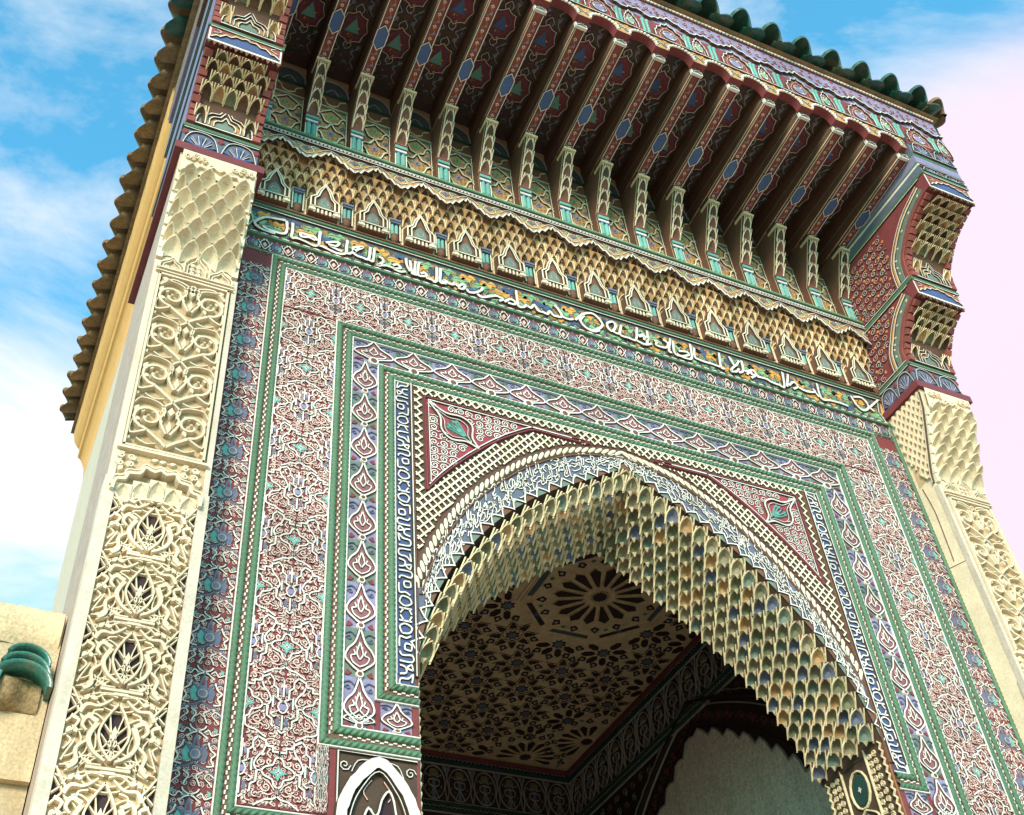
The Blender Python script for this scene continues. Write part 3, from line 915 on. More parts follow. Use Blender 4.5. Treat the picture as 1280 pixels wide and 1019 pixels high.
# base surface behind the cells
def vault(i, t, n=0.0):
    """i index 0..NU (float), t 0..1 from the street to the inside"""
    f = clamp(i*8, 0, NU*8-1e-6); k = int(f); f -= k
    A = [po_[k][j]+(po_[k+1][j]-po_[k][j])*f for j in (0, 1)]
    B = [pi_[k][j]+(pi_[k+1][j]-pi_[k][j])*f for j in (0, 1)]
    return Vector((A[0]+(B[0]-A[0])*t, 0.56*t, A[1]+(B[1]-A[1])*t))
b = C()
b.grid([[tuple(vault(i, t)) for i in range(NU+1)] for t in (0, .25, .5, .75, 1)]+[[(p[0]*1.0, .60, p[1]+.0) for p in pi_[::8]]], 'umber')
va = ob('stalactite_vault', b.mesh('stalactite_vault'), gate)
def niche_cell(c, w, h, d, col, rib='tan_light', base='gold', u0=0, v0=0, ribs=True, fan=False):
    """pointed niche, base at v0, lip proud by d"""
    k = 1.0
    out = [(-.45*w, 0), (-.47*w, .36*h), (-.40*w, .62*h), (-.22*w, .85*h), (0, h), (.22*w, .85*h), (.40*w, .62*h), (.47*w, .36*h), (.45*w, 0)]
    P = [(u0+x, v0+y) for x, y in out]
    zt = lambda y: d*(.20+.80*y/h)
    V = [(u0+x, v0+y, zt(y)) for x, y in out]
    inn = [(u0+x*.45, v0+y*.55+.03*h, 0.002) for x, y in out]
    n = len(V)
    c.add(V+inn, [(i, i+1, n+i+1, n+i) for i in range(n-1)] + [tuple(range(n, 2*n))], col)
    # spandrels beside the arch
    for sg in (1, -1):
        q = [(u0+sg*x, v0+y, zt(y)) for x, y in out[4:]]
        q = [(u0, v0+1.06*h, zt(1.06*h))] + [(u0+sg*.5*w, v0+1.06*h, zt(1.06*h)), (u0+sg*.5*w, v0-.02*h, zt(0))] + q[::-1]
        c.add(q, [tuple(range(len(q))) if sg < 0 else tuple(range(len(q)))[::-1]], base)
    # lip and fan ribs
    def rb(pts, wd):
        V = []; F = []
        for i, (x, y) in enumerate(pts):
            a, b_ = pts[max(i-1, 0)], pts[min(i+1, len(pts)-1)]
            dx, dy = b_[0]-a[0], b_[1]-a[1]; l = math.hypot(dx, dy) or 1e-9
            nx, ny = -dy/l*wd/2, dx/l*wd/2
            z = zt(y-v0)
            V += [(x+nx, y+ny, z), (x, y, z+wd*.8), (x-nx, y-ny, z)]
        for i in range(len(pts)-1):
            for e_ in (0, 1): F.append((3*i+e_, 3*i+e_+1, 3*i+e_+4, 3*i+e_+3))
        c.add(V, F, rib)
    rb(P, w*.12)
    if fan:
        for fx, fy in ((-.25, .78), (-.085, .92), (.085, .92), (.25, .78)):
            rb([(u0, v0-.08*h), (u0+fx*.5*w, v0+fy*.55*h), (u0+fx*w, v0+fy*h)], w*.085)
    if ribs:
        for sg in (1, -1):
            rb([(u0+sg*.49*w, v0-.12*h), (u0+sg*.44*w, v0+.40*h), (u0+sg*.24*w, v0+1.04*h)], w*.10)
            rb([(u0+sg*.49*w, v0-.12*h), (u0+sg*.50*w, v0+1.04*h)], w*.09)
cols = ['khaki', 'olive', 'khaki', 'slate', 'khaki', 'olive', 'grey_green', 'tan']
cell_w = lo/NU
cells = []
for k, cl in enumerate(cols):
    c = C()
    niche_cell(c, cell_w*.98, 0.105, 0.045, cl, 'tan_light', ('umber', 'brown', 'olive')[k % 3], ribs=True)
    # hanging tip below the two feet
    for sg in (1, -1):
        x = 0*sg
        if sg < 0: continue
        c.add([(x-.022, .005, .004), (x+.022, .005, .004), (x, .005, .030), (x, -.030, .004)], [(0, 2, 3), (2, 1, 3), (1, 0, 3)], 'tan_light')
    cells.append(c.mesh('stalactite_cell'))
rnd = random.Random(11)
for r in range(NV):
    for i in range(NU - (r % 2)):
        ii = i+.5+(.5 if r % 2 else 0)
        t1 = (r+.10)/NV; t0 = (r+1.0)/NV
        top = vault(ii, t1); bot = vault(ii, t0)
        # upright cells, turned towards the street and the middle of the arch
        sx = clamp(-bot.x/1.0, -1, 1)
        n = Vector((.40*sx, -.88, -.28)).normalized()
        v2 = (Vector((0, 0, 1))-n*n.z).normalized()
        tang = v2.cross(n)
        steep = abs(vault(ii+.3, t0).z-vault(ii-.3, t0).z)/(vault(ii+.3, t0)-vault(ii-.3, t0)).length
        ws = 1.0-.12*steep
        tg = (vault(ii+.3, t0)-vault(ii-.3, t0)).normalized(); dp = (bot-top).normalized()
        inn = tg.cross(dp)
        if inn.dot(Vector((0, .3, 4.6))-bot) < 0: inn = -inn
        pos = bot+inn*(.036+.050*abs(inn.z))
        m = basis(pos+Vector((rnd.uniform(-.003, .003), rnd.uniform(-.003, .003), rnd.uniform(-.004, .004)-.012)), tang*ws*1.0, v2*.92, n)
        ob('stalactite_cell', cells[(i*3+r*2+rnd.randint(0, 1)) % len(cells)], va, m)

# ------------------------------------------------------------------ jamb reveals under the vault
for sgn in (-1, 1):
    c = C(); mw = LEFTW(JX-.002, .30, 0) if sgn > 0 else RIGHTW(-JX+.002, .30, 0)
    c.rect(-.29, .29, 3.0, 5.03, .002, 'umber')
    for y in range(5):
        z = 4.93-.42*y
        c.rib(circ(0, z-.1, .085, 14, .12), .014, .002, .014, 'tan_light', True)
        c.slab(circ(0, z-.1, .07, 12, .10), .002, .008, 'dark_green', .05)
        c.slab(star(0, z-.1, .02, 4, .5), .008, .011, 'white', .05)
        for sg in (1, -1):
            c.rib(cr([(0, z-.23), (sg*.09, z-.29), (sg*.09, z-.37), (0, z-.41)], 4), .012, .002, .014, 'tan_light')
        c.slab([(0, z-.25), (.05, z-.31), (0, z-.39), (-.05, z-.31)], .002, .008, 'slate', .1)
    for sg in (1, -1):
        c.rib([(sg*.125, 3), (sg*.125, 5.03)], .014, .002, .016, 'tan_light')
        scroll_fill(c, sg*.19-.06, sg*.19+.06, 3.6, 5.0, .05, 'tan_light', .008, .002, .011, 5)
        zz = []
        for i in range(40): zz += [(sg*.262, 5.02-.05*i), (sg*.282, 4.995-.05*i)]
        c.rib(zz, .01, .002, .016, 'tan_light')
        c.poly([(sg*.29, 5.02), (sg*.29, 3.02)] + zz[::-1], .004, 'red')
    ob('jamb_panel', c.mesh('jamb_panel'), gate, mw, kind='stuff')

# ------------------------------------------------------------------ small white blind niches beside the springing
for sgn in (-1, 1):
    c = C()
    c.rect(-.205, .20, -.9, .335, .002, 'umber')
    c.rib([(-.2, -.9), (-.2, .325), (.2, .325)], .011, .002, .018, 'white')
    arch = cr([(-.185, -.9), (-.185, -.10), (-.165, .08), (-.10, .20), (0, .285), (.10, .20), (.165, .08), (.185, -.10), (.185, -.9)], 4)
    c.rib(arch, .062, .002, .034, 'white', flat=.85)
    c.rib([(x*.80, y-.045) for x, y in arch], .008, .002, .030, 'white')
    lob = cr([(-.125, -.35), (-.12, -.06), (-.09, -.02), (-.075, .0), (-.05, .055), (-.02, .02), (0, .04), (.015, .10), (.05, .15), (.075, .10), (.09, .02), (.13, -.02), (.13, -.35)], 3)
    c.rib(lob, .016, .002, .026, 'white')
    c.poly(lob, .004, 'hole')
    for sg in (1, -1):
        c.rib(spiral(sg*.165, .26, .03, 1.4, 0, sg, 10), .008, .002, .012, 'white')
        c.rib(cr([(sg*.04, .30), (sg*.10, .29), (sg*.13, .23)], 3), .008, .002, .012, 'white')
        c.rib(cr([(sg*.03, .2), (sg*.07, .14), (sg*.05, .1)], 3), .008, .002, .012, 'pink')
    ob('blind_niche', c.mesh('blind_niche'), gate, FAC(sgn*1.742, 4.06, 0, 0, -sgn), kind='stuff')

# ------------------------------------------------------------------ inscription band
b = C(facfn)
b.rect(-2.735, 2.735, 8.085, 8.37, .002, 'navy')
for q_, (m_, s_) in enumerate((('green_light', 1), ('slate', 2), ('orange', 3))):
    scroll_fill(b, -2.70+.03*q_, 2.70, 8.10+.012*q_, 8.36, .075, m_, .0075, .002, .006, s_, .36)
ins = ob('inscription_band', b.mesh('inscription_band'), gate, kind='stuff')
b = C(facfn)
for z, w, h, m in ((8.062, .030, .026, 'green'), (8.088, .012, .018, 'white'), (8.366, .010, .018, 'white'), (8.385, .026, .030, 'green'), (8.408, .020, .036, 'brown')):
    b.rib([(-2.735, z), (2.735, z)], w, 0, h, m, flat=.6)
for i in range(150):
    x = -2.72+5.44*i/149
    b.box(x-.011, x+.011, 8.072, 8.081, .01, .028, 'red' if i % 2 else 'white')
ob('band_moulding', b.mesh('band_moulding'), ins, kind='stuff')
SCRIPT = [[[-2.433,8.295],[-2.426,8.228],[-2.429,8.172],[-2.452,8.142],[-2.52,8.136],[-2.571,8.147],[-2.59,8.165]],[[-2.439,8.296],[-2.53,8.279],[-2.585,8.26],[-2.632,8.204],[-2.649,8.172],[-2.627,8.138],[-2.575,8.118],[-2.502,8.118]],[[-2.39,8.293],[-2.387,8.201],[-2.389,8.128],[-2.349,8.138],[-2.291,8.129],[-2.233,8.112],[-2.199,8.137],[-2.196,8.203],[-2.194,8.287]],[[-2.33,8.211],[-2.284,8.206],[-2.237,8.21],[-2.207,8.179]],[[-2.33,8.211],[-2.322,8.169],[-2.271,8.185],[-2.224,8.171]],[[-2.194,8.287],[-2.196,8.139],[-2.176,8.13],[-2.117,8.113],[-2.058,8.104],[-2.006,8.129],[-1.999,8.206],[-1.995,8.282]],[[-2.149,8.18],[-2.097,8.214],[-2.056,8.224],[-2.072,8.18],[-2.131,8.17]],[[-2.119,8.167],[-2.071,8.153],[-2.03,8.145]],[[-1.996,8.277],[-1.997,8.177],[-1.987,8.142],[-1.955,8.167],[-1.924,8.211],[-1.88,8.262],[-1.944,8.232],[-1.95,8.199],[-1.93,8.179]],[[-1.955,8.167],[-1.917,8.146],[-1.878,8.144],[-1.839,8.143],[-1.827,8.217],[-1.825,8.289]],[[-1.795,8.288],[-1.798,8.211],[-1.807,8.138],[-1.839,8.143]],[[-1.762,8.208],[-1.736,8.201],[-1.729,8.164],[-1.768,8.107],[-1.71,8.134],[-1.651,8.131]],[[-1.657,8.158],[-1.624,8.183],[-1.598,8.156],[-1.644,8.125],[-1.605,8.113],[-1.559,8.134]],[[-1.557,8.284],[-1.551,8.207],[-1.526,8.149]],[[-1.524,8.28],[-1.512,8.146],[-1.486,8.148]],[[-1.483,8.288],[-1.492,8.145],[-1.466,8.147]],[[-1.456,8.291],[-1.466,8.147],[-1.419,8.148],[-1.399,8.167],[-1.418,8.188],[-1.445,8.166]],[[-1.406,8.135],[-1.366,8.133],[-1.333,8.128],[-1.323,8.211],[-1.317,8.294]],[[-1.29,8.297],[-1.298,8.143],[-1.272,8.136],[-1.244,8.158]],[[-1.319,8.289],[-1.327,8.136],[-1.355,8.114]],[[-1.289,8.288],[-1.301,8.128]],[[-1.272,8.171],[-1.245,8.173],[-1.253,8.14],[-1.273,8.141],[-1.272,8.171]],[[-1.246,8.153],[-1.198,8.154],[-1.183,8.181],[-1.157,8.153],[-1.128,8.185],[-1.101,8.188],[-1.117,8.141],[-1.158,8.133]],[[-1.089,8.153],[-1.07,8.122],[-1.013,8.147],[-0.969,8.196],[-0.96,8.23]],[[-1.007,8.13],[-0.974,8.11],[-0.917,8.14],[-0.858,8.175],[-0.824,8.17],[-0.803,8.159],[-0.834,8.126]],[[-0.791,8.135],[-0.745,8.184],[-0.703,8.172],[-0.713,8.138],[-0.763,8.137]],[[-0.684,8.311],[-0.685,8.22],[-0.678,8.133],[-0.635,8.142],[-0.61,8.182]],[[-0.604,8.165],[-0.576,8.157],[-0.543,8.201],[-0.519,8.151],[-0.484,8.146]],[[-0.483,8.162],[-0.441,8.15],[-0.415,8.191],[-0.383,8.155],[-0.315,8.173],[-0.342,8.252],[-0.369,8.281]],[[-0.315,8.173],[-0.265,8.164],[-0.218,8.184]],[[-0.204,8.179],[-0.115,8.287],[-0.035,8.32],[0.018,8.271],[0.033,8.217],[-0.022,8.144],[-0.094,8.116],[-0.141,8.145],[-0.157,8.199],[-0.118,8.265]],[[-0.176,8.221],[-0.135,8.138],[-0.065,8.107],[-0.0,8.143]],[[0.077,8.255],[0.129,8.296],[0.153,8.256],[0.111,8.178],[0.077,8.205],[0.077,8.255]],[[0.111,8.178],[0.17,8.173],[0.202,8.276]],[[0.202,8.276],[0.177,8.165],[0.251,8.155],[0.314,8.16],[0.348,8.315]],[[0.348,8.224],[0.4,8.255],[0.397,8.193]],[[0.322,8.163],[0.364,8.14],[0.414,8.16],[0.441,8.312]],[[0.336,8.287],[0.329,8.192]],[[0.35,8.212],[0.4,8.243],[0.429,8.209],[0.44,8.317]],[[0.339,8.15],[0.399,8.14],[0.459,8.175]],[[0.485,8.219],[0.511,8.218],[0.495,8.177],[0.529,8.168],[0.585,8.178],[0.614,8.236],[0.575,8.266]],[[0.646,8.306],[0.607,8.153],[0.631,8.139]],[[0.67,8.293],[0.66,8.151],[0.711,8.136],[0.793,8.179],[0.781,8.209],[0.704,8.191]],[[0.832,8.322],[0.815,8.153],[0.746,8.127],[0.677,8.146]],[[0.862,8.287],[0.847,8.177],[0.889,8.159],[0.934,8.153],[0.999,8.155],[1.072,8.148]],[[1.103,8.322],[1.082,8.152],[1.117,8.142]],[[1.195,8.311],[1.229,8.219],[1.287,8.299]],[[1.229,8.219],[1.172,8.14],[1.221,8.146],[1.262,8.196]],[[1.309,8.307],[1.297,8.186],[1.249,8.145]],[[1.318,8.194],[1.381,8.218],[1.382,8.183],[1.449,8.185]],[[1.33,8.158],[1.393,8.234],[1.425,8.194],[1.366,8.133]],[[1.43,8.169],[1.518,8.176],[1.566,8.155],[1.651,8.147]],[[1.714,8.327],[1.684,8.146],[1.631,8.152]],[[1.767,8.32],[1.714,8.157]],[[1.737,8.178],[1.799,8.24],[1.832,8.199],[1.773,8.152]],[[1.84,8.189],[1.901,8.172],[1.997,8.193],[1.986,8.229]],[[2.06,8.322],[2.05,8.147],[2.143,8.154],[2.236,8.16],[2.325,8.152]],[[2.002,8.208],[2.03,8.153]],[[2.397,8.296],[2.422,8.199]],[[2.422,8.199],[2.475,8.152],[2.557,8.22],[2.52,8.313],[2.418,8.29]],[[2.557,8.22],[2.602,8.183]],[[2.699,8.349],[2.571,8.224]]]
for si, st in enumerate(SCRIPT):
    b = C(facfn)
    q = cr([(p[0], p[1]) for p in st], 4)
    b.rib(q, .034, .002, .022+.0009*(si % 7), 'white')
    ob('letter_stroke', b.mesh('letter_stroke'), ins)
rnd = random.Random(5)
taken = []
for i in range(96):
    x = -2.63+5.28*i/95
    b = C(facfn)
    m = ('green_light', 'orange', 'green_light', 'orange', 'blue')[i % 5]
    z = 8.235+.075*math.sin(i*2.1)
    T = lambda pts: [(x+px, z+pz) for px, pz in pts]
    f = rnd.choice((1, -1))
    o = cr([(-.065, .0), (-.03, .035*f), (.0, .02*f), (.03, .05*f), (.07, .01), (.035, -.005*f), (.02, -.045*f), (-.01, -.015*f), (-.04, -.035*f)], 3, True)
    b.slab(T(o), .002, .009, m, .04)
    b.rib(T(cr([(-.06, 0), (-.01, .01*f), (.05, .012)], 3)), .005, .009, .011, 'navy')
    ob('painted_leaf', b.mesh('painted_leaf'), ins)
for sgn in (-1, 1):
    b = C(facfn)
    b.rib([(sgn*2.70, 8.09), (sgn*2.66, 8.2), (sgn*2.70, 8.36)], .012, .002, .018, 'white')
    b.slab([(sgn*2.735, 8.1), (sgn*2.70, 8.2), (sgn*2.735, 8.34)], .002, .01, 'orange', .1)
    ob('painted_leaf', b.mesh('painted_leaf'), ins)

# ------------------------------------------------------------------ stalactite frieze over the inscription
PF = 0.3645
c = C()
nb = lambda v: .006 if v < .26 else (.006+.10*clamp((v-.26)/.36, 0, 1))
vv = [0, .12, .26, .35, .45, .55, .62, .80]
c.grid([[(u, v, nb(v)) for u in (-PF/2, PF/2)] for v in vv], 'tan')
# little house
def house(c, s, n0, n1, m='white', cx=0, cy=0, w=.013):
    for k, q in ((1.0, 0), (.70, 0)):
        o = [(-.098*k, .035), (-.098*k, .15), (-.062*k, .185), (-.040*k, .26*(.86+.14*k)), (0, .335*(.80+.2*k))]
        o = o + [(-x, y) for x, y in o[::-1][1:]]
        c.rib([(cx+x*s, cy+y*s) for x, y in o], w*s, n0, n1, m)
    for sg in (1, -1):
        c.slab([(cx+sg*.084*s-.028*s, cy+.015*s), (cx+sg*.084*s+.028*s, cy+.015*s), (cx+sg*.084*s+.022*s, cy+.045*s), (cx+sg*.084*s-.022*s, cy+.045*s)], n0, n1, m, .1)
    c.rib([(cx-.10*s, cy+.055*s), (cx+.10*s, cy+.055*s)], w*.9*s, n0, n1, m)
    for i in range(6):
        c.box(cx+(-.07+.028*i-.006)*s, cx+(-.07+.028*i+.006)*s, cy+.008*s, cy+.05*s, n0, n1*.9, m)
c.slab([(-.112, .01), (-.112, .17), (-.07, .21), (-.045, .30), (0, .375), (.045, .30), (.07, .21), (.112, .17), (.112, .01)], .0, .070, 'brown', .02)
c.slab([(-.045, .065), (-.05, .12), (-.03, .18), (0, .215), (.03, .18), (.05, .12), (.045, .065)], .070, .076, 'grey_green', .08)
c.rib(circ(0, .125, .026, 8), .006, .076, .079, 'grey', True)
house(c, 1.06, .068, .086, m='ivory', w=.0165)
for sg in (1, -1):
    c.rib([(sg*.118, .0), (sg*.118, .20), (sg*.10, .235), (sg*.06, .285), (0, .385)], .011, .004, .022, 'tan_light')
    scroll_fill(c, sg*.138-.018, sg*.138+.018, .02, .27, .036, 'tan_light', .006, .004, .012, 2)
# cells: each tier is proud of the one below
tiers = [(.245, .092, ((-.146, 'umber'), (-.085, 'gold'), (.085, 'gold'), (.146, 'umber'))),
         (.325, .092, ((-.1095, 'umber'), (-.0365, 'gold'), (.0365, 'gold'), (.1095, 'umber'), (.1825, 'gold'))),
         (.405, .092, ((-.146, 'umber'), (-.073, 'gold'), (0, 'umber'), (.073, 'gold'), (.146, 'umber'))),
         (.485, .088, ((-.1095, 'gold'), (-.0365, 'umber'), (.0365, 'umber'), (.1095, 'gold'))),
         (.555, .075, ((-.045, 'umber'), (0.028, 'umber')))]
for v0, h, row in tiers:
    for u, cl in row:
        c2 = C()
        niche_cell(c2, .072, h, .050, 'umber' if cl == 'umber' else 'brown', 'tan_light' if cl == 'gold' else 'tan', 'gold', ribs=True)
        off = nb(v0)-.002
        c.names = c.names
        for f, m in zip(c2.f, c2.m):
            c.add([(c2.v[i][0]+u, c2.v[i][1]+v0, c2.v[i][2]+off) for i in f], [tuple(range(len(f)))], c2.names[m])
# scalloped white edge and painted spandrel above
zz = [(-PF/2, .500), (-.150, .535), (-.137, .520), (-.105, .575), (-.080, .565), (-.040, .625), (-.022, .610), (0, .655)]
zz = zz + [(-x, y) for x, y in zz[::-1][1:]]
c.poly([(-PF/2, .70), (-PF/2, .50)] + zz[1:-1] + [(PF/2, .50), (PF/2, .70)], .152, 'gold')
c.rib(zz, .019, .148, .164, 'white')
for sg in (1, -1):
    c.rib(cr([(sg*PF/2, .56), (sg*.13, .60), (sg*.15, .66), (sg*.09, .665)], 3), .009, .150, .158, 'white')
    c.rib(cr([(sg*.09, .62), (sg*.05, .665), (sg*.0, .685)], 3), .008, .150, .158, 'white')
    c.slab([(sg*PF/2, .60), (sg*.15, .63), (sg*PF/2, .66)], .150, .157, 'slate', .1)
    c.slab([(sg*.12, .63), (sg*.10, .655), (sg*.14, .66)], .150, .157, 'green_light', .1)
fm = c.mesh('frieze_niche')
b = C(facfn)
b.rect(-2.74, 2.74, 8.42, 9.25, .001, 'umber')
fz = ob('stalactite_frieze', b.mesh('stalactite_frieze'), gate)
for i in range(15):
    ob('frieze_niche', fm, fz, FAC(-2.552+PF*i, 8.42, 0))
# colonnettes between the niches
c = C()
c.slab([(-.033, .06), (-.033, .23), (.033, .23), (.033, .06)], .004, .016, 'umber', 0)
for sg in (1, -1):
    c.lathe(sg*.016, 0, [(.085, .0135), (.195, .0135)], 'teal', 6, True, .016)
c.lathe(0, 0, [(-.005, .006), (.01, .022), (.03, .032), (.05, .032), (.065, .026), (.078, .030)], 'brown', 8, True, .014)
c.box(-.034, .034, .197, .212, .004, .044, 'slate')
c.box(-.040, .040, .212, .232, .004, .052, 'slate')
for sg in (1, -1): c.rib([(sg*.040, .02), (sg*.040, .235)], .014, .004, .030, 'ivory')
cm = c.mesh('colonnette')
for i in range(16):
    ob('colonnette', cm, fz, FAC(-2.7345+PF*i, 8.435, 0, 0, 1.0, 1.05))
b = C(facfn)
for z, w, n0, h, m in ((8.432, .018, 0, .020, 'tan_light'), (9.125, .012, .10, .162, 'white'), (9.143, .018, .10, .158, 'brown'), (9.163, .014, .10, .162, 'white'), (9.185, .030, .10, .175, 'green'), (9.212, .022, .10, .165, 'green_light')):
    b.rib([(-2.74, z), (2.74, z)], w, n0, h, m, flat=.6)
b.box(-2.74, 2.74, 9.09, 9.23, .0, .152, 'brown')
for i in range(180):
    x = -2.72+5.44*i/179
    b.box(x-.009, x+.009, 9.139, 9.150, .15, .165, 'white')
ob('frieze_moulding', b.mesh('frieze_moulding'), fz, kind='stuff')

# ------------------------------------------------------------------ bracket zone: pilasters and painted panels
NP = 16
PX = [-2.70+5.40*k/(NP-1) for k in range(NP)]
PP = 5.40/(NP-1)
def pil_body():
    c = C()
    hw = .047
    prof = [(0, -.02), (.105, -.02), (.105, .33), (.15, .42), (.20, .54), (.255, .66), (.315, .78), (.315, .86), (0, .86)]
    for sg in (1, -1):
        V = [(sg*hw, v, n) for n, v in prof]
        c.add(V, [tuple(range(len(V))) if sg > 0 else tuple(range(len(V)))[::-1]], 'brown')
        c.add([(sg*(hw+.001), v, n-.012) for n, v in prof[1:7]] + [(sg*(hw+.001), v, n) for n, v in prof[1:7]][::-1], [tuple(range(12))], 'tan_light')
    for (n0, v0), (n1, v1) in zip(prof[1:7], prof[2:8]):
        c.add([(-hw, v0, n0), (hw, v0, n0), (hw, v1, n1), (-hw, v1, n1)], [(0, 1, 2, 3)], 'umber')
    return c.mesh('bracket_body')
pbm = pil_body()
c = C()
c.lathe(0, 0, [(0, .0205), (.17, .0205)], 'teal', 8, True, 0)
colm = c.mesh('column')
c = C()
c.lathe(0, 0, [(-.045, .006), (-.035, .018), (-.012, .023), (.006, .019)], 'slate', 8, True, 0)
basm = c.mesh('column_base')
c = C()
c.box(-.046, .046, .215, .238, .10, .128, 'white')
c.box(-.040, .040, .240, .255, .10, .120, 'umber')
c.box(-.050, .050, .258, .292, .10, .132, 'teal')
c.box(-.052, .052, .296, .316, .10, .136, 'red')
c.box(-.050, .050, .196, .214, .10, .126, 'blue')
for sg in (1, -1): c.rib([(sg*.045, -.02), (sg*.045, .33)], .014, .104, .118, 'ivory')
capm = c.mesh('column_capital')
c = C()
for k, (v0, n0, wn_) in enumerate(((.325, .108, .088), (.425, .152, .084), (.540, .202, .08), (.650, .252, .076))):
    c2 = C()
    niche_cell(c2, wn_, .105, .032, ('brown', 'umber')[k % 2], 'ivory', 'brown', ribs=True)
    for f, m in zip(c2.f, c2.m):
        c.add([(c2.v[i][0], c2.v[i][1]+v0, c2.v[i][2]+n0+.45*c2.v[i][1]) for i in f], [tuple(range(len(f)))], c2.names[m])
c.box(-.056, .056, .775, .80, .20, .345, 'tan_light')
c.box(-.050, .050, .80, .862, .20, .325, 'umber')
c.rib([(-.03, .81), (.03, .855)], .01, .32, .333, 'white'); c.rib([(-.03, .855), (.03, .81)], .01, .32, .334, 'white')
stm = c.mesh('stepped_niches')
bz_ = empty('bracket_zone', (0, 0, 0), gate)
for x in PX:
    o = ob('bracket', pbm, gate, FAC(x, 9.25, 0))
    for sg in (1, -1):
        ob('column', colm, o, Matrix.Translation((sg*.0215, .045, .106)))
        ob('column_base', basm, o, Matrix.Translation((sg*.0215, .042, .104)))
    ob('column_capital', capm, o)
    ob('stepped_niches', stm, o, kind='stuff')
c = C()
w2 = PP/2-.048
c.rect(-w2, w2, -.02, 1.15, .004, 'gold')
for sg in (1, -1):
    # strapwork of crossing waves
    c.rib(cr([(-sg*w2, .02), (-sg*.09, .10), (-sg*.05, .11), (0, .19), (sg*.05, .21), (sg*.08, .29), (sg*w2, .33)], 3), .0215, .003, .020, 'ivory')
    c.rib(cr([(-sg*w2, .28), (-sg*.09, .36), (-sg*.04, .37), (0, .45), (sg*.05, .47), (sg*.08, .55), (sg*w2, .58)], 3), .0215, .003, .020, 'ivory')
    c.rib(cr([(-sg*w2, .54), (-sg*.07, .60), (0, .66)], 3), .020, .003, .018, 'ivory')
    c.rib([(-sg*w2, .01), (sg*w2, .01)], .009, .003, .012, 'white')
    for (x, y, m) in ((.085, .19, 'green_light'), (.085, .44, 'slate'), (0, .32, 'violet'), (0, .06, 'green_light'), (0, .56, 'green_light')):
        leaf(c, sg*x, y-.03, PI/2-sg*.3, .075, .045, .003, .011, m)
    for (x, y, a) in ((.05, .10, .4), (.09, .11, 2.), (.04, .27, 1.2), (.10, .36, .3), (.05, .40, 2.6), (.095, .52, 1.5), (.045, .53, .5), (.06, .62, 1.1), (.03, .14, 2.2), (.11, .25, 2.9)):
        leaf(c, sg*x, y, a if sg > 0 else PI-a, .035, .02, .003, .009, 'orange' if (x*100) % 2 < 1 else 'tan_light')
        c.rib(spiral(sg*x*.92, y-.045, .018, 1.2, a, sg, 7), .005, .003, .009, 'tan_light')
for sg in (1, -1): c.rib([(sg*(w2-.008), -.02), (sg*(w2-.008), .66)], .016, .003, .016, 'ivory')
scroll_fill(c, -w2, w2, .0, .66, .034, 'tan', .006, .003, .007, 6, .4)
c.rib([(-w2, .665), (w2, .665)], .024, .003, .022, 'grey_green')
c.rib([(-w2, .69), (w2, .69)], .010, .003, .018, 'tan_light')
c.rect(-w2, w2, .70, .855, .008, 'brown')
for sg in (1, -1): c.rib(cr([(0, .72), (sg*.05, .75), (sg*.06, .80), (sg*.11, .835)], 3), .009, .006, .016, 'tan_light')
c.rib([(-w2, .862), (w2, .862)], .020, .003, .030, 'dark_green')
lun = cr([(-w2, .87), (-w2*.9, .99), (-w2*.5, 1.06), (0, 1.08), (w2*.5, 1.06), (w2*.9, .99), (w2, .87)], 3)
c.poly(lun, .010, 'navy'); c.rib(lun, .012, .004, .020, 'grey')
c.rib(cr([(-.06, .89), (0, .97), (.06, .89)], 3), .008, .009, .014, 'grey')
wpm = c.mesh('painted_panel')
for k in range(NP-1):
    ob('painted_panel', wpm, bz_, FAC((PX[k]+PX[k+1])/2, 9.25, 0))
# backing wall of the zone
b = C(facfn); b.rect(-2.74, 2.74, 9.23, 10.5, .002, 'brown')
ob('zone_backing', b.mesh('zone_backing'), bz_)

# ------------------------------------------------------------------ rafters and soffit
RY0, RY1 = -.30, -1.27
SL = .10/(RY0-RY1)
def rz(y): return 10.105+(RY0-y)*SL
c = C(lambda u, v, n: (u, -v, n))        # u across, v outwards, n up (absolute)
hw = .045
y0, y1 = .0, -RY1
V = [(-hw, y0, rz(0)+.01), (hw, y0, rz(0)+.01), (hw, y1, rz(RY1)), (-hw, y1, rz(RY1)), (-hw, y0, 10.56), (hw, y0, 10.56), (hw, y1, 10.56), (-hw, y1, 10.56)]
c.add(V, [(0, 1, 2, 3), (7, 6, 5, 4), (0, 4, 5, 1), (1, 5, 6, 2), (2, 6, 7, 3), (3, 7, 4, 0)], 'brown')
for sg in (1, -1):
    c.add([(sg*(hw+.002), y0, rz(0)+.16), (sg*(hw+.002), y1, rz(RY1)+.06), (sg*(hw+.002), y1, rz(RY1)+.075), (sg*(hw+.002), y0, rz(0)+.18)], [(0, 1, 2, 3)], 'grey_green')
    c.add([(sg*(hw+.002), y0, rz(0)+.012), (sg*(hw+.002), y1, rz(RY1)+.002), (sg*(hw+.002), y1, rz(RY1)+.015), (sg*(hw+.002), y0, rz(0)+.03)], [(0, 1, 2, 3)], 'tan_light')
rbm = c.mesh('rafter')
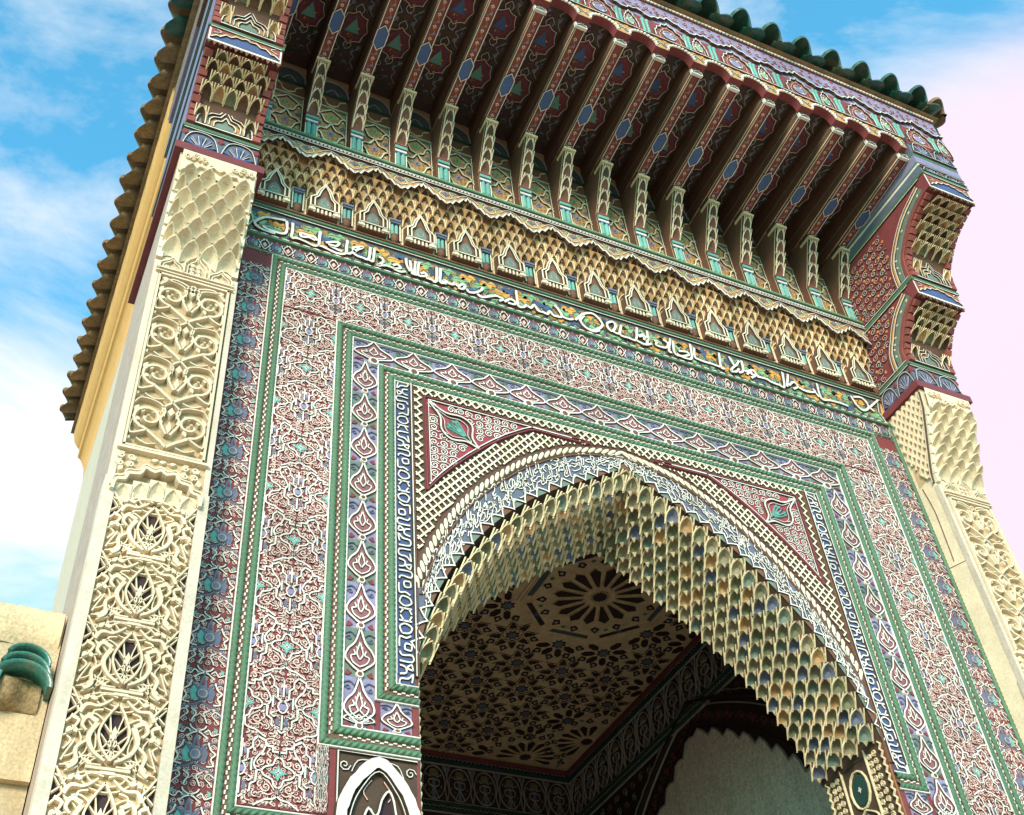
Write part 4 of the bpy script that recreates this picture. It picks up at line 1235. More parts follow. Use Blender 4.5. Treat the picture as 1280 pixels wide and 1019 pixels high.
# painted underside
ln = RY0-RY1
c = C()
c.rect(-hw, hw, 0, ln, .002, 'red')
for sg in (1, -1):
    c.rib([(sg*.039, 0), (sg*.039, ln)], .012, .001, .012, 'white')
for i in range(9):
    y = .05+ln*.97*i/9
    if 3.05 < i < 3.9 or i == 3: continue
    c.slab(circ(0, y, .016, 4), .003, .008, 'white', .1); c.slab(circ(0, y, .007, 6), .008, .010, 'red', .1)
    if i < 8:
        c.slab(circ(.012, y+.045, .013, 7), .003, .008, 'violet', .15)
        c.slab(circ(-.014, y+.03, .010, 6), .003, .008, 'olive', .15)
        c.rib(cr([(-.014, y+.02), (.014, y+.06), (-.012, y+.09)], 3), .004, .002, .006, 'orange')
hx = [(0, .235), (.046, .285), (.046, .395), (0, .445), (-.046, .395), (-.046, .285)]
c.slab(hx, .003, .016, 'blue_bright', .04)
c.rib(hx, .011, .003, .022, 'white', True)
rum = c.mesh('painted_underside')
c = C()
c.box(-.052, .052, -.006, .075, 0, .026, 'white')
c.slab([(-.04, .006), (.04, .006), (.04, .063), (-.04, .063)], .026, .028, 'grey_green', .02)
c.rib([(-.04, .006), (.04, .063)], .010, .026, .034, 'white'); c.rib([(-.04, .063), (.04, .006)], .010, .026, .035, 'white')
rem = c.mesh('rafter_end')
for x in PX:
    o = ob('rafter', rbm, gate, Matrix.Translation((x, 0, 0)))
    a = math.atan(SL)
    ob('painted_underside', rum, o, basis((0, RY0, rz(RY0)), (1, 0, 0), (0, -math.cos(a), math.sin(a)), (0, -math.sin(a), -math.cos(a))))
    ob('rafter_end', rem, o, FAC(0, rz(RY1)-.004, RY1))
c = C()
sw = PP/2-.047
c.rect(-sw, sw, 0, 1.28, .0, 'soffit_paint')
for sg in (1, -1):
    c.rib([(sg*(sw-.012), 0), (sg*(sw-.012), 1.28)], .016, 0, .02, 'umber')
for k, y in enumerate((.50, .98)):
    rr = .108
    o = []
    for i in range(24):
        an = 2*PI*i/24
        r_ = rr*(1+.10*math.cos(8*an))
        o.append((r_*math.cos(an), y+r_*1.25*math.sin(an)))
    c.slab(o, .001, .008, 'maroon', .02)
    c.rib(o, .009, .002, .016, 'white', True)
    c.slab([(0, y+.085), (.062, y-.05), (-.062, y-.05)], .008, .013, 'teal' if k == 0 else 'blue_bright', .1)
    c.rib(circ(0, y, .075, 14, .095), .006, .008, .012, 'blue_bright', True)
    for sg in (1, -1):
        c.slab(circ(sg*.07, y+.20, .020, 7), .001, .008, 'violet', .2)
        c.slab(circ(sg*.075, y-.19, .018, 7), .001, .008, 'dark_green', .2)
        c.rib(cr([(sg*.10, y+.12), (sg*.05, y+.17), (sg*.10, y+.24)], 3), .006, .001, .010, 'olive')
        c.rib(cr([(sg*.02, y+.13), (sg*.035, y+.17), (0, y+.21)], 3), .007, .001, .012, 'white')
        c.rib(cr([(sg*.02, y-.13), (sg*.03, y-.17), (0, y-.20)], 3), .007, .001, .012, 'white')
    for i in range(10):
        leaf(c, .03*math.cos(i*2.4)+.05*math.sin(i), y+.12*math.sin(i*1.7), i*1.3, .03, .015, .008, .012, ('orange', 'olive', 'red')[i % 3])
rn_ = random.Random(9)
for i in range(46):
    x = rn_.uniform(-sw+.03, sw-.03); y = rn_.uniform(.06, 1.24)
    if min(math.hypot(x, (y-.5)/1.25), math.hypot(x, (y-.98)/1.25)) < .115: continue
    c.slab(circ(x, y, rn_.uniform(.008, .017), 6), .001, .006, rn_.choice(('violet', 'dark_green', 'maroon', 'slate', 'brown', 'olive')), .2)
    c.rib(spiral(x, y, .028, .8, rn_.uniform(0, 6), 1, 6, .6), .005, .001, .007, rn_.choice(('maroon', 'slate', 'olive')))
for sg in (1, -1):
    for y in (.25, .74, 1.2):
        c.rib(cr([(sg*(sw-.02), y-.10), (sg*.07, y-.05), (sg*.085, y), (sg*.05, y+.03), (sg*(sw-.02), y+.10)], 3), .008, .001, .010, 'grey')
sfm = c.mesh('soffit_panel')
sf = empty('eave_soffit', (0, 0, 0), gate)
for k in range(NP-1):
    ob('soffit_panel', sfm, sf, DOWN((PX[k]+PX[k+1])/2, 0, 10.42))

# ------------------------------------------------------------------ eave fascia
FX = 3.30
b = C()
boxw(b, -FX, FX, -1.36, -1.285, 10.40, 11.06, 'violet')
boxw(b, -FX, FX, -1.285, .0, 10.47, 11.06, 'brown')
fa = ob('eave_fascia', b.mesh('eave_fascia'), gate)
for sgn in (-1, 1):        # flanks of the eave box back to the rear block
    b = C()
    x0, x1 = sorted((sgn*2.72, sgn*(FX-.003)))
    boxw(b, x0, x1, -1.2845, .948, 10.473, 11.057, 'violet')
    fl = ob('eave_flank', b.mesh('eave_flank'), fa)
    for z, h, m in ((10.50, .03, 'white'), (10.60, .05, 'plum'), (10.70, .02, 'white'), (10.82, .05, 'green'), (10.93, .03, 'white'), (11.0, .04, 'green')):
        b = C()
        x0, x1 = sorted((sgn*(FX-.01), sgn*(FX+.010)))
        boxw(b, x0, x1, -1.30, .94, z, z+h, m)
        ob('flank_moulding', b.mesh('flank_moulding'), fa)
# lintel with scalloped arches between the rafter ends
c = C()
o = []
for i in range(13):
    a = PI*i/12
    o.append((-.118*math.cos(a), .262-.262+.02+.105*math.sin(a)))
pts = [(-PP/2, .16), (-PP/2, .0), (-.118, .0)] + o + [(.118, .0), (PP/2, .0), (PP/2, .16)]
c.add([(x, y, .075) for x, y in pts], [tuple(range(len(pts)))], 'tan')
c.add([(x, y, .0) for x, y in pts], [tuple(range(len(pts)))[::-1]], 'tan')
c.grid([[(x, y, .0) for x, y in pts], [(x, y, .075) for x, y in pts]], 'maroon')
for x, y in o:
    c.slab(circ(x*1.06, y*1.05+.004, .014, 7), .074, .086, 'white', .2)
for sg in (1, -1):
    c.slab([(sg*.13, .11), (sg*.165, .14), (sg*.12, .145)], .075, .08, 'orange', .1)
    c.rib(spiral(sg*.15, .075, .03, 1.3, 0, sg, 9), .007, .074, .082, 'white')
    leaf(c, sg*.14, .03, PI/2, .04, .025, .074, .081, 'olive')
c.rib([(-PP/2, .155), (PP/2, .155)], .013, .07, .092, 'white')
lm = c.mesh('scalloped_lintel')
for k in range(NP-1):
    ob('scalloped_lintel', lm, fa, FAC((PX[k]+PX[k+1])/2, 10.255, -1.286))
# painted panels with paired colonnettes
c = C()
UW = .66
c.rect(-UW/2, UW/2, 0, .66, .001, 'violet')
c.rect(-UW/2, UW/2, 0, .29, .003, 'maroon')
def scarch(cx, w, h, m, med):
    o = [(cx-w/2, .02), (cx-w/2, .12), (cx-w*.42, .15), (cx-w*.40, .19), (cx-w*.27, .21), (cx-w*.22, .26), (cx-w*.07, .27), (cx, .31)]
    o = o+[(2*cx-x, y) for x, y in o[::-1][1:]]
    o = [(x, y*h) for x, y in o]
    c.poly(o, .006, m)
    c.rib(o, .013, .004, .022, 'white')
    o2 = [(cx+(x-cx)*.68, y*.78+.01) for x, y in o]
    c.rib(o2, .008, .005, .014, 'pink')
    q = circ(cx, .115, w*.22, 12, .065)
    c.slab(q, .006, .012, med, .1); c.rib(q, .008, .010, .016, 'white', True)
    for i in range(6):
        leaf(c, cx+w*.12*math.cos(i*1.05), .115+.04*math.sin(i*1.05), i*1.05, .035, .018, .011, .015, 'white' if i % 2 else 'slate')
scarch(-.045, .29, 1.0, 'red', 'violet')
scarch(.243, .135, .9, 'crimson', 'green_light')
scarch(-.335, .0001, .9, 'crimson', 'green_light') if False else None
for u in (-.285, -.245, .125, .160):
    c.lathe(u, 0, [(.02, .018), (.04, .013), (.20, .013), (.215, .020), (.235, .020)], 'teal', 7, True, .004)
# stepped zigzag over the arches
st_ = [(-UW/2, .36), (-.27, .34), (-.255, .31), (-.20, .30), (-.16, .335), (-.13, .33), (-.10, .37), (-.06, .365), (-.03, .42), (.04, .365), (.08, .37), (.11, .33), (.14, .335), (.18, .30), (.235, .31), (.25, .34), (.29, .335), (UW/2, .36)]
c.rib(st_, .016, .002, .030, 'white'); c.rib([(x, y+.016) for x, y in st_], .010, .002, .022, 'teal')
for i in range(7):
    x = -UW/2+.047+UW*i/7
    c.rib(spiral(x, .50, .034, 1.4, i, 1 if i % 2 else -1, 9), .007, .001, .009, 'pink')
    leaf(c, x+.03, .43, .6+i, .05, .025, .001, .008, 'maroon')
    leaf(c, x, .575, 1.9+i, .045, .022, .001, .008, 'crimson')
c.rib([(-UW/2, .625), (UW/2, .625)], .018, .001, .020, 'brown')
for i in range(18):
    x = -UW/2+UW*(i+.5)/18
    c.box(x-.010, x+.010, .618, .632, .018, .028, 'white')
c.rib([(-UW/2, .645), (UW/2, .645)], .012, .001, .024, 'tan_light')
pm = c.mesh('fascia_panel')
for i in range(10):
    ob('fascia_panel', pm, fa, FAC(-FX+UW*(i+.5), 10.40, -1.361))

# ------------------------------------------------------------------ roof tiles
roof = C()
roof.add([(-3.36, -1.42, 11.07), (3.36, -1.42, 11.07), (3.36, 5.7, 11.07), (-3.36, 5.7, 11.07), (-1.2, 1.2, 11.9), (1.2, 1.2, 11.9), (1.2, 3.2, 11.9), (-1.2, 3.2, 11.9)],
         [(0, 1, 5, 4), (1, 2, 6, 5), (2, 3, 7, 6), (3, 0, 4, 7), (4, 5, 6, 7), (3, 2, 1, 0)], 'roof_tan')
rf = ob('roof', roof.mesh('roof'), gate)
def barrel(r0, r1, L_, up, m, th=.022, seg=10, m_in=None):
    """u across, v up the slope, n up; up=True crown upward"""
    c = C()
    s_ = 1 if up else -1
    def row(v, r, z0): return [(r*math.cos(PI*i/seg), v+(.085*math.cos(PI*i/seg)**2 if v == 0 else 0), z0+s_*r*.92*math.sin(PI*i/seg)) for i in range(seg+1)]
    z1 = L_*.22
    o0, o1 = row(0, r0, 0), row(L_, r1, z1)
    i0, i1 = row(0, r0-th, 0), row(L_, r1-th, z1)
    c.grid([o0, o1], m, s_ > 0); c.grid([i0, i1], m_in or m, s_ < 0); c.grid([i0, o0], m, s_ > 0)
    return c.mesh('roof_tile', True)
tg1 = barrel(.122, .095, .62, True, 'roof_green', .028, 14); tp1 = barrel(.115, .095, .62, False, 'roof_green', .026, 14)
tg2 = barrel(.112, .09, .60, True, 'roof_tan', .030, m_in='roof_tan'); tp2 = barrel(.10, .08, .60, False, 'roof_tan', .028)
tg3 = barrel(.112, .09, .60, True, 'roof_green', .030, m_in='roof_tan'); tp3 = barrel(.10, .08, .60, False, 'roof_green', .028, m_in='roof_tan')
rnd = random.Random(2)
for i in range(20):
    x = .419-.335*11+.335*i
    if abs(x) > 3.3: continue
    j = rnd.uniform(-.012, .012)
    ob('roof_tile', tg1, rf, basis((x, -1.56+j, 11.155), (1, 0, 0), (0, 1, .06), (0, -.06, 1)))
    if x+.1675 < 3.35: ob('roof_tile', tp1, rf, basis((x+.1675, -1.53+j, 11.185), (1, 0, 0), (0, 1, .06), (0, -.06, 1)))
for sgn in (-1, 1):
    for i in range(26):
        y = -1.34+.2735*i
        if y > 5.65: continue
        j = rnd.uniform(-.012, .012)
        A, B = (tg3, tp3) if i < 7 else (tg2, tp2)
        ob('roof_tile', A, rf, basis((sgn*(3.545+j), y, 11.145), (0, sgn, 0), (-sgn, 0, .06), (0.06*sgn, 0, 1)))
        if y+.137 < 5.6: ob('roof_tile', B, rf, basis((sgn*(3.535+j), y+.137, 11.165), (0, sgn, 0), (-sgn, 0, .06), (.06*sgn, 0, 1)))
for sgn in (-1, 1):
    c = C()
    ob('corner_tile', tg2, rf, basis((sgn*3.30, -1.55, 11.10), (1, 0, 0), (0, 1, .06), (0, -.06, 1)))

# ------------------------------------------------------------------ corbels over the piers
CX0, CX1 = 2.75, 3.25
def tier_profile(y0, z0, y1, z1, lip):
    zc = z1-lip
    p = cr([(y0, z0), (y0-.01, z0+.14), (y0-.05, z0+(zc-z0)*.45), (y0+(y1-y0)*.45, z0+(zc-z0)*.80), (y1+.06, zc-.005)], 4)
    return p
TIERS = [(-.415, 8.455, -.79, 9.10, .17), (-.79, 9.135, -1.345, 9.92, .19)]
hcell = {}
for k, cl in enumerate(('umber', 'gold', 'olive', 'brown')):
    c = C(); niche_cell(c, .082, .105, .040, cl, 'tan_light', 'brown', ribs=True); hcell[k] = c.mesh('stalactite_cell')
c = C()
c.slab([(-.13, 0), (-.13, .10), (-.10, .14), (-.05, .15), (0, .25), (.05, .15), (.10, .14), (.13, .10), (.13, 0)], .0, .012, 'tan', .04)
c.slab([(-.06, .02), (-.06, .075), (-.03, .11), (0, .12), (.03, .11), (.06, .075), (.06, .02)], .012, .016, 'grey_green', .04)
for k in (1.0, .8, .55):
    o = [(-.13*k, .012), (-.13*k, .10*k), (-.10*k, .145*k), (-.045*k, .16*k), (0, .255*k), (.045*k, .16*k), (.10*k, .145*k), (.13*k, .10*k), (.13*k, .012)]
    c.rib(o, .010, .01, .028, 'white')
for sg in (1, -1):
    c.rib(cr([(sg*.19, .0), (sg*.18, .09), (sg*.145, .14), (sg*.16, .17)], 3), .011, .0, .02, 'white')
    c.slab([(sg*.145, .02), (sg*.175, .02), (sg*.16, .085)], .0, .012, 'olive', .1)
c.rib([(-.20, .004), (.20, .004)], .014, .0, .022, 'white')
chm = c.mesh('house_relief')
c = C()
c.slab([(-.03, 0), (.03, 0), (.03, .058), (-.03, .058)], 0, .030, 'red', .12)
rbk = c.mesh('red_block')
for sgn in (-1, 1):
    root = empty('eave_corbel', (0, 0, 0), gate)
    body = C(lambda x, y, z: (sgn*x, y, z))
    for (y0, z0, y1, z1, lip) in TIERS:
        p = tier_profile(y0, z0, y1, z1, lip)
        rows = [[(CX0, y, z), (CX1, y, z)] for y, z in p]
        body.grid(rows, 'brown')
        q = [(y, z) for y, z in p]+[(y1, z1-lip), (y1, z1), (.9, z1), (.9, z0)]
        body.add([(CX0, y, z) for y, z in q], [tuple(range(len(q)))], 'maroon')
        body.add([(CX1, y, z) for y, z in q], [tuple(range(len(q)))], 'violet')
        boxw(body, CX0-.004, CX1+.004, y1, y1+.10, z1-lip, z1, 'maroon')
        boxw(body, CX0-.012, CX1+.012, y1-.012, .90, z1, z1+.034, 'green')
    boxw(body, CX0+.001, CX1-.001, -.408, .93, 8.20, 8.425, 'slate')
    boxw(body, CX0-.010, CX1+.010, -.425, .93, 8.425, 8.455, 'green')
    boxw(body, CX0-.045, CX1+.030, -.445, .948, 8.13, 8.20, 'plum')
    for z0, z1, m in ((9.955, 10.05, 'slate'), (10.05, 10.075, 'white'), (10.075, 10.10, 'green'), (10.10, 10.20, 'violet'), (10.20, 10.235, 'green'), (10.235, 10.46, 'slate')):
        boxw(body, CX0+.002, CX1+.02, -1.345-(z0-9.95)*.03, .94, z0, z1, m)
    ob('corbel_body', body.mesh('corbel_body'), root)
    # front ornament
    for ti, (y0, z0, y1, z1, lip) in enumerate(TIERS):
        p, ln = resample(tier_profile(y0, z0, y1, z1, lip), 40)
        def at(t):
            k = clamp(t, 0, .999)*40; i = int(k); f = k-i
            a, b_ = p[i], p[i+1]
            d = Vector((0, b_[0]-a[0], b_[1]-a[1])).normalized()
            return Vector((0, a[0]+(b_[0]-a[0])*f, a[1]+(b_[1]-a[1])*f)), d
        nr = 6 if ti == 0 else 8
        h0 = .10
        for r in range(nr):
            t = (.16+.84*r/nr) if r else .10
            pos, d = at(t)
            n = Vector((1, 0, 0)).cross(d)
            d2 = (d+n*.28).normalized(); n2 = Vector((1, 0, 0)).cross(d2)
            kx = 4 if r % 2 else 5
            for i in range(kx):
                x = sgn*((CX0+CX1)/2)+(i-(kx-1)/2)*.083
                if r <= 1 and abs(x-sgn*3.0) < .13: continue
                ob('stalactite_cell', hcell[(i+r*2+ti) % 4], root, basis((x, pos.y+.004*0, pos.z), (1, 0, 0), d2*(ln/nr/.095), n2))
        pos, d = at(.02)
        n = Vector((1, 0, 0)).cross(d)
        ob('house_relief', chm, root, basis((sgn*3.0, pos.y-.004, pos.z), (1, 0, 0), d, n), kind='stuff')
        m = int(ln/.064)
        for i in range(m):
            pos, d = at((i+.1)/m)
            d2 = d
            n = Vector((1, 0, 0)).cross(d2)
            for e_ in (CX0+.033, CX1-.033):
                ob('red_block', rbk, root, basis((sgn*e_, pos.y, pos.z), (1, 0, 0), d2, n))
        # lip: white scalloped edge over a painted arch
        c = C()
        c.rect(-.248, .248, 0, lip, .001, 'white')
        o = [(-.235, .02), (-.20, .055), (-.175, .05), (-.14, .095), (-.10, .09), (-.07, .12), (-.03, .115), (0, .135)]
        o = o+[(-x, y) for x, y in o[::-1][1:]]
        c.poly([(-.235, lip-.012)] + o + [(.235, lip-.012)], .004, 'red')
        c.poly(o, .004, 'blue')
        c.rib(o, .012, .002, .016, 'white')
        c.rib([(x*.93, y+.028) for x, y in cr(o, 1)], .009, .003, .010, 'orange')
        for sg in (1, -1): c.rib(cr([(sg*.22, .09), (sg*.17, .12), (sg*.20, .145)], 3), .008, .003, .010, 'white')
        c.rib([(-.243, lip-.006), (.243, lip-.006)], .010, .001, .014, 'white')
        for i in range(14):
            x = -.235+.47*i/13
            c.add([(x-.018, 0, .0), (x+.018, 0, .0), (x, -.030-.02*(i % 2), .0), (x, 0, -.05)], [(0, 2, 1), (1, 2, 3), (0, 3, 2)], 'brown')
        ob('corbel_lip', c.mesh('corbel_lip'), root, FAC(sgn*3.0, z1-lip, y1-.001), kind='stuff')
        # inner flank, facing the arch
        c = C()
        pr_ = tier_profile(y0, z0, y1, z1, lip)
        L_ = [(-y, z) for y, z in pr_]
        def inset(d):
            o = []
            for i, (u, v) in enumerate(L_):
                a, b_ = L_[max(i-1, 0)], L_[min(i+1, len(L_)-1)]
                dx, dy = b_[0]-a[0], b_[1]-a[1]; l = math.hypot(dx, dy)
                o.append((max(u-dy/l*d, .03), v+dx/l*d))
            return o
        for d, w, m in ((.022, .040, 'red'), (.075, .058, 'grey_green'), (.113, .014, 'white'), (.130, .018, 'orange'), (.150, .012, 'white'), (.168, .016, 'plum')):
            c.rib(inset(d), w, .001, .010 if m != 'white' else .014, m, flat=.8)
        for i in range(3, len(L_)-1, 2):
            u, v = inset(.075)[i]
            leaf(c, u, v, 1.2+i*.2, .035, .02, .009, .013, 'tan_light')
        ymax = L_[-1][0]
        for i in range(8):
            for j in range(8):
                u = .05+.085*i; v = z0+.06+.085*j
                lim = interp([(zz_, uu_) for uu_, zz_ in L_], v)
                if u < lim-.22 and v < z1-.03:
                    c.rib(spiral(u, v, .036, 1.4, i+j*2, 1 if (i+j) % 2 else -1, 10), .008, .001, .010, 'pink' if (i+j) % 3 else 'white')
                    leaf(c, u+.03, v+.03, i+j, .035, .02, .001, .008, 'orange' if (i+j) % 2 else 'grey_green')
        c.rib([(.02, z0+.012), (L_[0][0]-.004, z0+.012)], .012, .001, .014, 'white')
        c.rib([(.02, z1-.012), (ymax, z1-.012)], .012, .001, .014, 'white')
        c.rib([(.022, z0), (.022, z1)], .014, .001, .014, 'white')
        ob('corbel_flank', c.mesh('corbel_flank'), root, LEFTW(CX0-.001, 0, 0) if sgn > 0 else RIGHTW(-CX0+.001, 0, 0), kind='stuff')
    # painted palmettes on the slate band
    c = C()
    for k in range(2):
        x = -.125+.25*k
        for i in range(5):
            a = PI*(.1+.8*i/4)
            c.rib(cr([(x, .03), (x+.06*math.cos(a), .03+.06*math.sin(a)), (x+.105*math.cos(a), .03+.125*math.sin(a))], 3), .016, .001, .012, 'violet' if i % 2 else 'blue_bright')
            c.rib([(x+.03*math.cos(a+.3), .03+.03*math.sin(a+.3)), (x+.085*math.cos(a+.3), .03+.13*math.sin(a+.3))], .007, .001, .010, 'white')
        c.rib(cr([(x-.12, .0), (x-.08, .16), (x, .20), (x+.08, .16), (x+.12, .0)], 4), .009, .001, .012, 'white')
    for i in range(3): leaf(c, -.235+.235*i, .14, PI/2, .07, .05, .001, .008, 'maroon')
    c.rib([(-.249, .006), (.249, .006)], .010, .001, .016, 'white'); c.rib([(-.249, .215), (.249, .215)], .010, .001, .014, 'white')
    pal = c.mesh('palmette_relief')
    ob('palmette_relief', pal, root, FAC(sgn*3.0, 8.20, -.409), kind='stuff')
    ob('palmette_relief', pal, root, (LEFTW(CX0, -.205, 8.20) if sgn > 0 else RIGHTW(-CX0, -.205, 8.20)) @ Matrix.Diagonal((.82, 1, 1, 1)), kind='stuff')
    ob('palmette_relief', pal, root, FAC(sgn*3.01, 9.965, -1.349) @ Matrix.Diagonal((1.0, .40, 1, 1)), kind='stuff')
    ob('palmette_relief', pal, root, FAC(sgn*3.01, 10.238, -1.356) @ Matrix.Diagonal((1.0, .95, 1, 1)), kind='stuff')

# ------------------------------------------------------------------ piers
def cove(z):
    return interp([(7.28, -.19), (7.40, -.205), (7.55, -.255), (7.74, -.315), (7.95, -.385), (8.13, -.41)], z)
cg = {}
for k, cl in enumerate(('cream', 'cream_deep')):
    c = C()
    w, h, d = .122, .165, .075
    R_ = [(-.5, -.05), (-.5, .36), (-.42, .60), (-.25, .84), (0, 1.0), (.25, .84), (.42, .60), (.5, .36), (.5, -.05)]
    rings = []
    for f, dn in ((1.0, .0), (.93, -.002), (.80, -.30), (.55, -.62), (.25, -.85)):
        rings.append([(x*w*f, h*(.0+y*(f if y > 0 else 1)+(1-f)*.30), d*(.12+.88*max(y, 0))*(1.0+dn if f < .9 else 1.0)) for x, y in R_])
    c.grid(rings, 'cream', True)
    c.add(rings[-1], [tuple(range(9))], 'cream')
    # back of the scale, closing it against the cove
    back = [(x*w, h*y, -.03) for x, y in R_]
    c.grid([rings[0], back], 'cream')
    cg[k] = c.mesh('carved_scale')
# arabesque panel, 0.42 x 1.39
def carved_panel():
    c = C()
    W, H = .42, 1.385
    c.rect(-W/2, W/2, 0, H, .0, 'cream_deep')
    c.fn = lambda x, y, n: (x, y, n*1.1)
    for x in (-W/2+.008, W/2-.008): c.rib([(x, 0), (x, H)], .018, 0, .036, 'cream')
    for y in (.008, H-.008): c.rib([(-W/2, y), (W/2, y)], .018, 0, .036, 'cream')
    R = lambda p, w=.020, n=4, tp=None: c.rib(cr(p, n), w, .0, .030, 'cream', taper=tp)
    for k in range(4):
        y = .20+.325*k
        for sg in (1, -1):
            q = spiral(sg*.108, y+.03, .088, 1.25, (-.5*PI), sg, 18, .26)
            c.rib(q, .020, 0, .032, 'cream', taper=(1, .75))
            R([(0, y-.15), (sg*.03, y-.12), (sg*.108, y-.058)], .020)
            R([(sg*.108, y-.058), (sg*.185, y-.10), (sg*.19, y-.02), (sg*.17, y+.0)], .016, 4, (1, .4))
            R([(sg*.01, y-.06), (sg*.05, y+.03), (sg*.03, y+.10), (sg*.07, y+.15), (sg*.16, y+.16), (sg*.195, y+.11)], .017, 4, (1, .4))
            R([(0, y+.17), (sg*.045, y+.12), (sg*.03, y+.06)], .016, 3, (1, .4))
            c.dome(circ(sg*.112, y+.035, .026, 8), .0, .040, 'cream')
            c.slab(circ(sg*.112, y+.035, .010, 6), .036, .038, 'cream_deep', .1)
            for a in (.4, 1.5, 2.6, 3.9):
                leaf(c, sg*.108+.045*math.cos(a), y+.03+.045*math.sin(a), a+sg*1.2, .055, .032, .0, .026, 'cream')
            leaf(c, sg*.19, y+.05, PI/2+sg*.4, .07, .036, 0, .026, 'cream')
            leaf(c, sg*.175, y-.12, -PI/2+sg*.9, .05, .03, 0, .026, 'cream')
            R([(sg*.05, y-.14), (sg*.10, y-.155), (sg*.15, y-.13)], .010)
        c.slab([(0, y-.07), (.018, y-.02), (0, y+.045), (-.018, y-.02)], 0, .034, 'cream', .2)
        c.slab([(0, y+.06), (.026, y+.10), (0, y+.15), (-.026, y+.10)], 0, .030, 'cream', .3)
    R([(-W/2+.02, H-.10), (-.12, H-.03), (-.02, H-.06), (0, H-.10), (.02, H-.06), (.12, H-.03), (W/2-.02, H-.10)], .014)
    for sg in (1, -1): leaf(c, sg*.19, H-.03, PI/2+sg*1.9, .07, .04, 0, .028, 'cream')
    return c.mesh('carved_panel')
cpm = carved_panel()
def open_tile():
    c = C()
    W, H = .40, .362
    c.fn = lambda x, y, n: (x, y, n*.95)
    c.rect(-W/2, W/2, -H/2, H/2, .0, 'cream_deep')
    c.clip = (-W/2, W/2)
    op = cr([(0, .135), (.035, .075), (.062, .0), (.045, -.07), (0, -.13)], 4)
    o = op+[(-x, y) for x, y in op[::-1]]
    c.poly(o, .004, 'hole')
    c.rib(op, .012, 0, .034, 'cream'); c.rib(mir(op), .012, 0, .034, 'cream')
    T = lambda p, w=.0085, h=.026, n=3, tp=None: c.rib(cr(p, n), w, .002, h, 'cream', taper=tp)
    for sg in (1, -1):
        # grille over the opening
        T([(sg*-.05, .04), (0, -.02), (sg*.045, -.085)], .007); T([(sg*.03, .085), (sg*.012, .0), (0, -.12)], .007); T([(sg*-.055, -.01), (0, -.075), (sg*.02, -.11)], .007)
        # side opening (half)
        s2 = [(sg*W/2, .02), (sg*(W/2-.05), .09), (sg*(W/2-.035), .125), (sg*W/2, .17)]
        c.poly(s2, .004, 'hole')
        T([(sg*W/2, .02), (sg*(W/2-.05), .09), (sg*(W/2-.03), .13), (sg*W/2, .18)], .010, .032); T([(sg*W/2, .07), (sg*(W/2-.04), .11)], .007); T([(sg*(W/2-.045), .08), (sg*W/2, .14)], .007)
        # concentric arcs round the side nodes
        for r_, y_ in ((.075, -.06), (.105, -.06), (.135, -.06)):
            a0, a1 = (PI*.62, PI*1.42) if sg > 0 else (PI*.38, -PI*.42)
            T([(sg*W/2+r_*math.cos(a0+(a1-a0)*i/8), y_+r_*math.sin(a0+(a1-a0)*i/8)) for i in range(9)], .0075, .024, 1)
        for r_ in (.085, .115):
            T([(r_*math.cos(a)*sg, .19+r_*math.sin(a)*.8) for a in [-PI*.5+PI*.55*i/7 for i in range(8)]], .0075, .024, 1)
            T([(r_*math.cos(a)*sg, -.172-r_*math.sin(a)*.8) for a in [-PI*.5+PI*.55*i/7 for i in range(8)]], .0075, .024, 1)
        # split leaves
        T([(sg*.02, -.135), (sg*.07, -.10), (sg*.10, -.04), (sg*.075, .03)], .026, .038, 4, (.5, 1.15))
        T([(sg*.075, .035), (sg*.115, .055), (sg*.135, .02), (sg*.115, -.01)], .024, .036, 4, (1.1, .5))
        T([(sg*.03, .15), (sg*.08, .11), (sg*.13, .11), (sg*.155, .07)], .020, .036, 4, (.5, 1.2))
        T([(sg*.10, -.05), (sg*.14, -.09), (sg*.13, -.15), (sg*.16, -.18)], .024, .034, 4, (.6, 1.0))
        T([(sg*.175, -.02), (sg*.15, .03), (sg*.185, .05)], .022, .034, 3, (.5, 1.0))
        leaf(c, sg*.06, -.16, sg*.6 if sg > 0 else PI-.6, .06, .026, 0, .030, 'cream')
    for sg in (1, -1):
        for q, w_ in (([(.03, -.15), (.09, -.145), (.125, -.105)], .009), ([(.01, .165), (.06, .175), (.10, .15), (.125, .16)], .009), ([(.19, -.10), (.165, -.06), (.185, -.04)], .009),
                      ([(.135, .045), (.165, .10), (.145, .15)], .009), ([(.10, .06), (.095, .09), (.06, .10)], .010), ([(.05, .05), (.085, .075), (.12, .07)], .009), ([(.15, -.05), (.175, -.11), (.19, -.15)], .009),
                      ([(.06, -.12), (.11, -.12), (.15, -.16), (.19, -.17)], .008), ([(.02, .18), (.09, .175), (.16, .14), (.2, .15)], .008), ([(.11, .0), (.15, -.01), (.2, -.04)], .008)):
            T([(sg*x, y) for x, y in q], w_, .026)
        for x, y, a, l in ((.145, -.03, 1.0, .05), (.15, .125, 2.2, .05), (.12, -.135, -.6, .05), (.175, .005, -1.2, .045), (.085, .14, .2, .05)):
            leaf(c, sg*x, y, a if sg > 0 else PI-a, l, .026, .0, .032, 'cream')
    c.clip = None
    c.slab([(0, .035), (.014, .0), (0, -.05), (-.014, 0)], .004, .030, 'cream', .15)
    c.slab([(-.045, .172), (.045, .172), (.03, .186), (-.03, .186)], .0, .03, 'cream', .1)
    c.rib([(-.09, -.165), (.09, -.165)], .016, 0, .03, 'cream')
    return c.mesh('open_carving')
otm = open_tile()
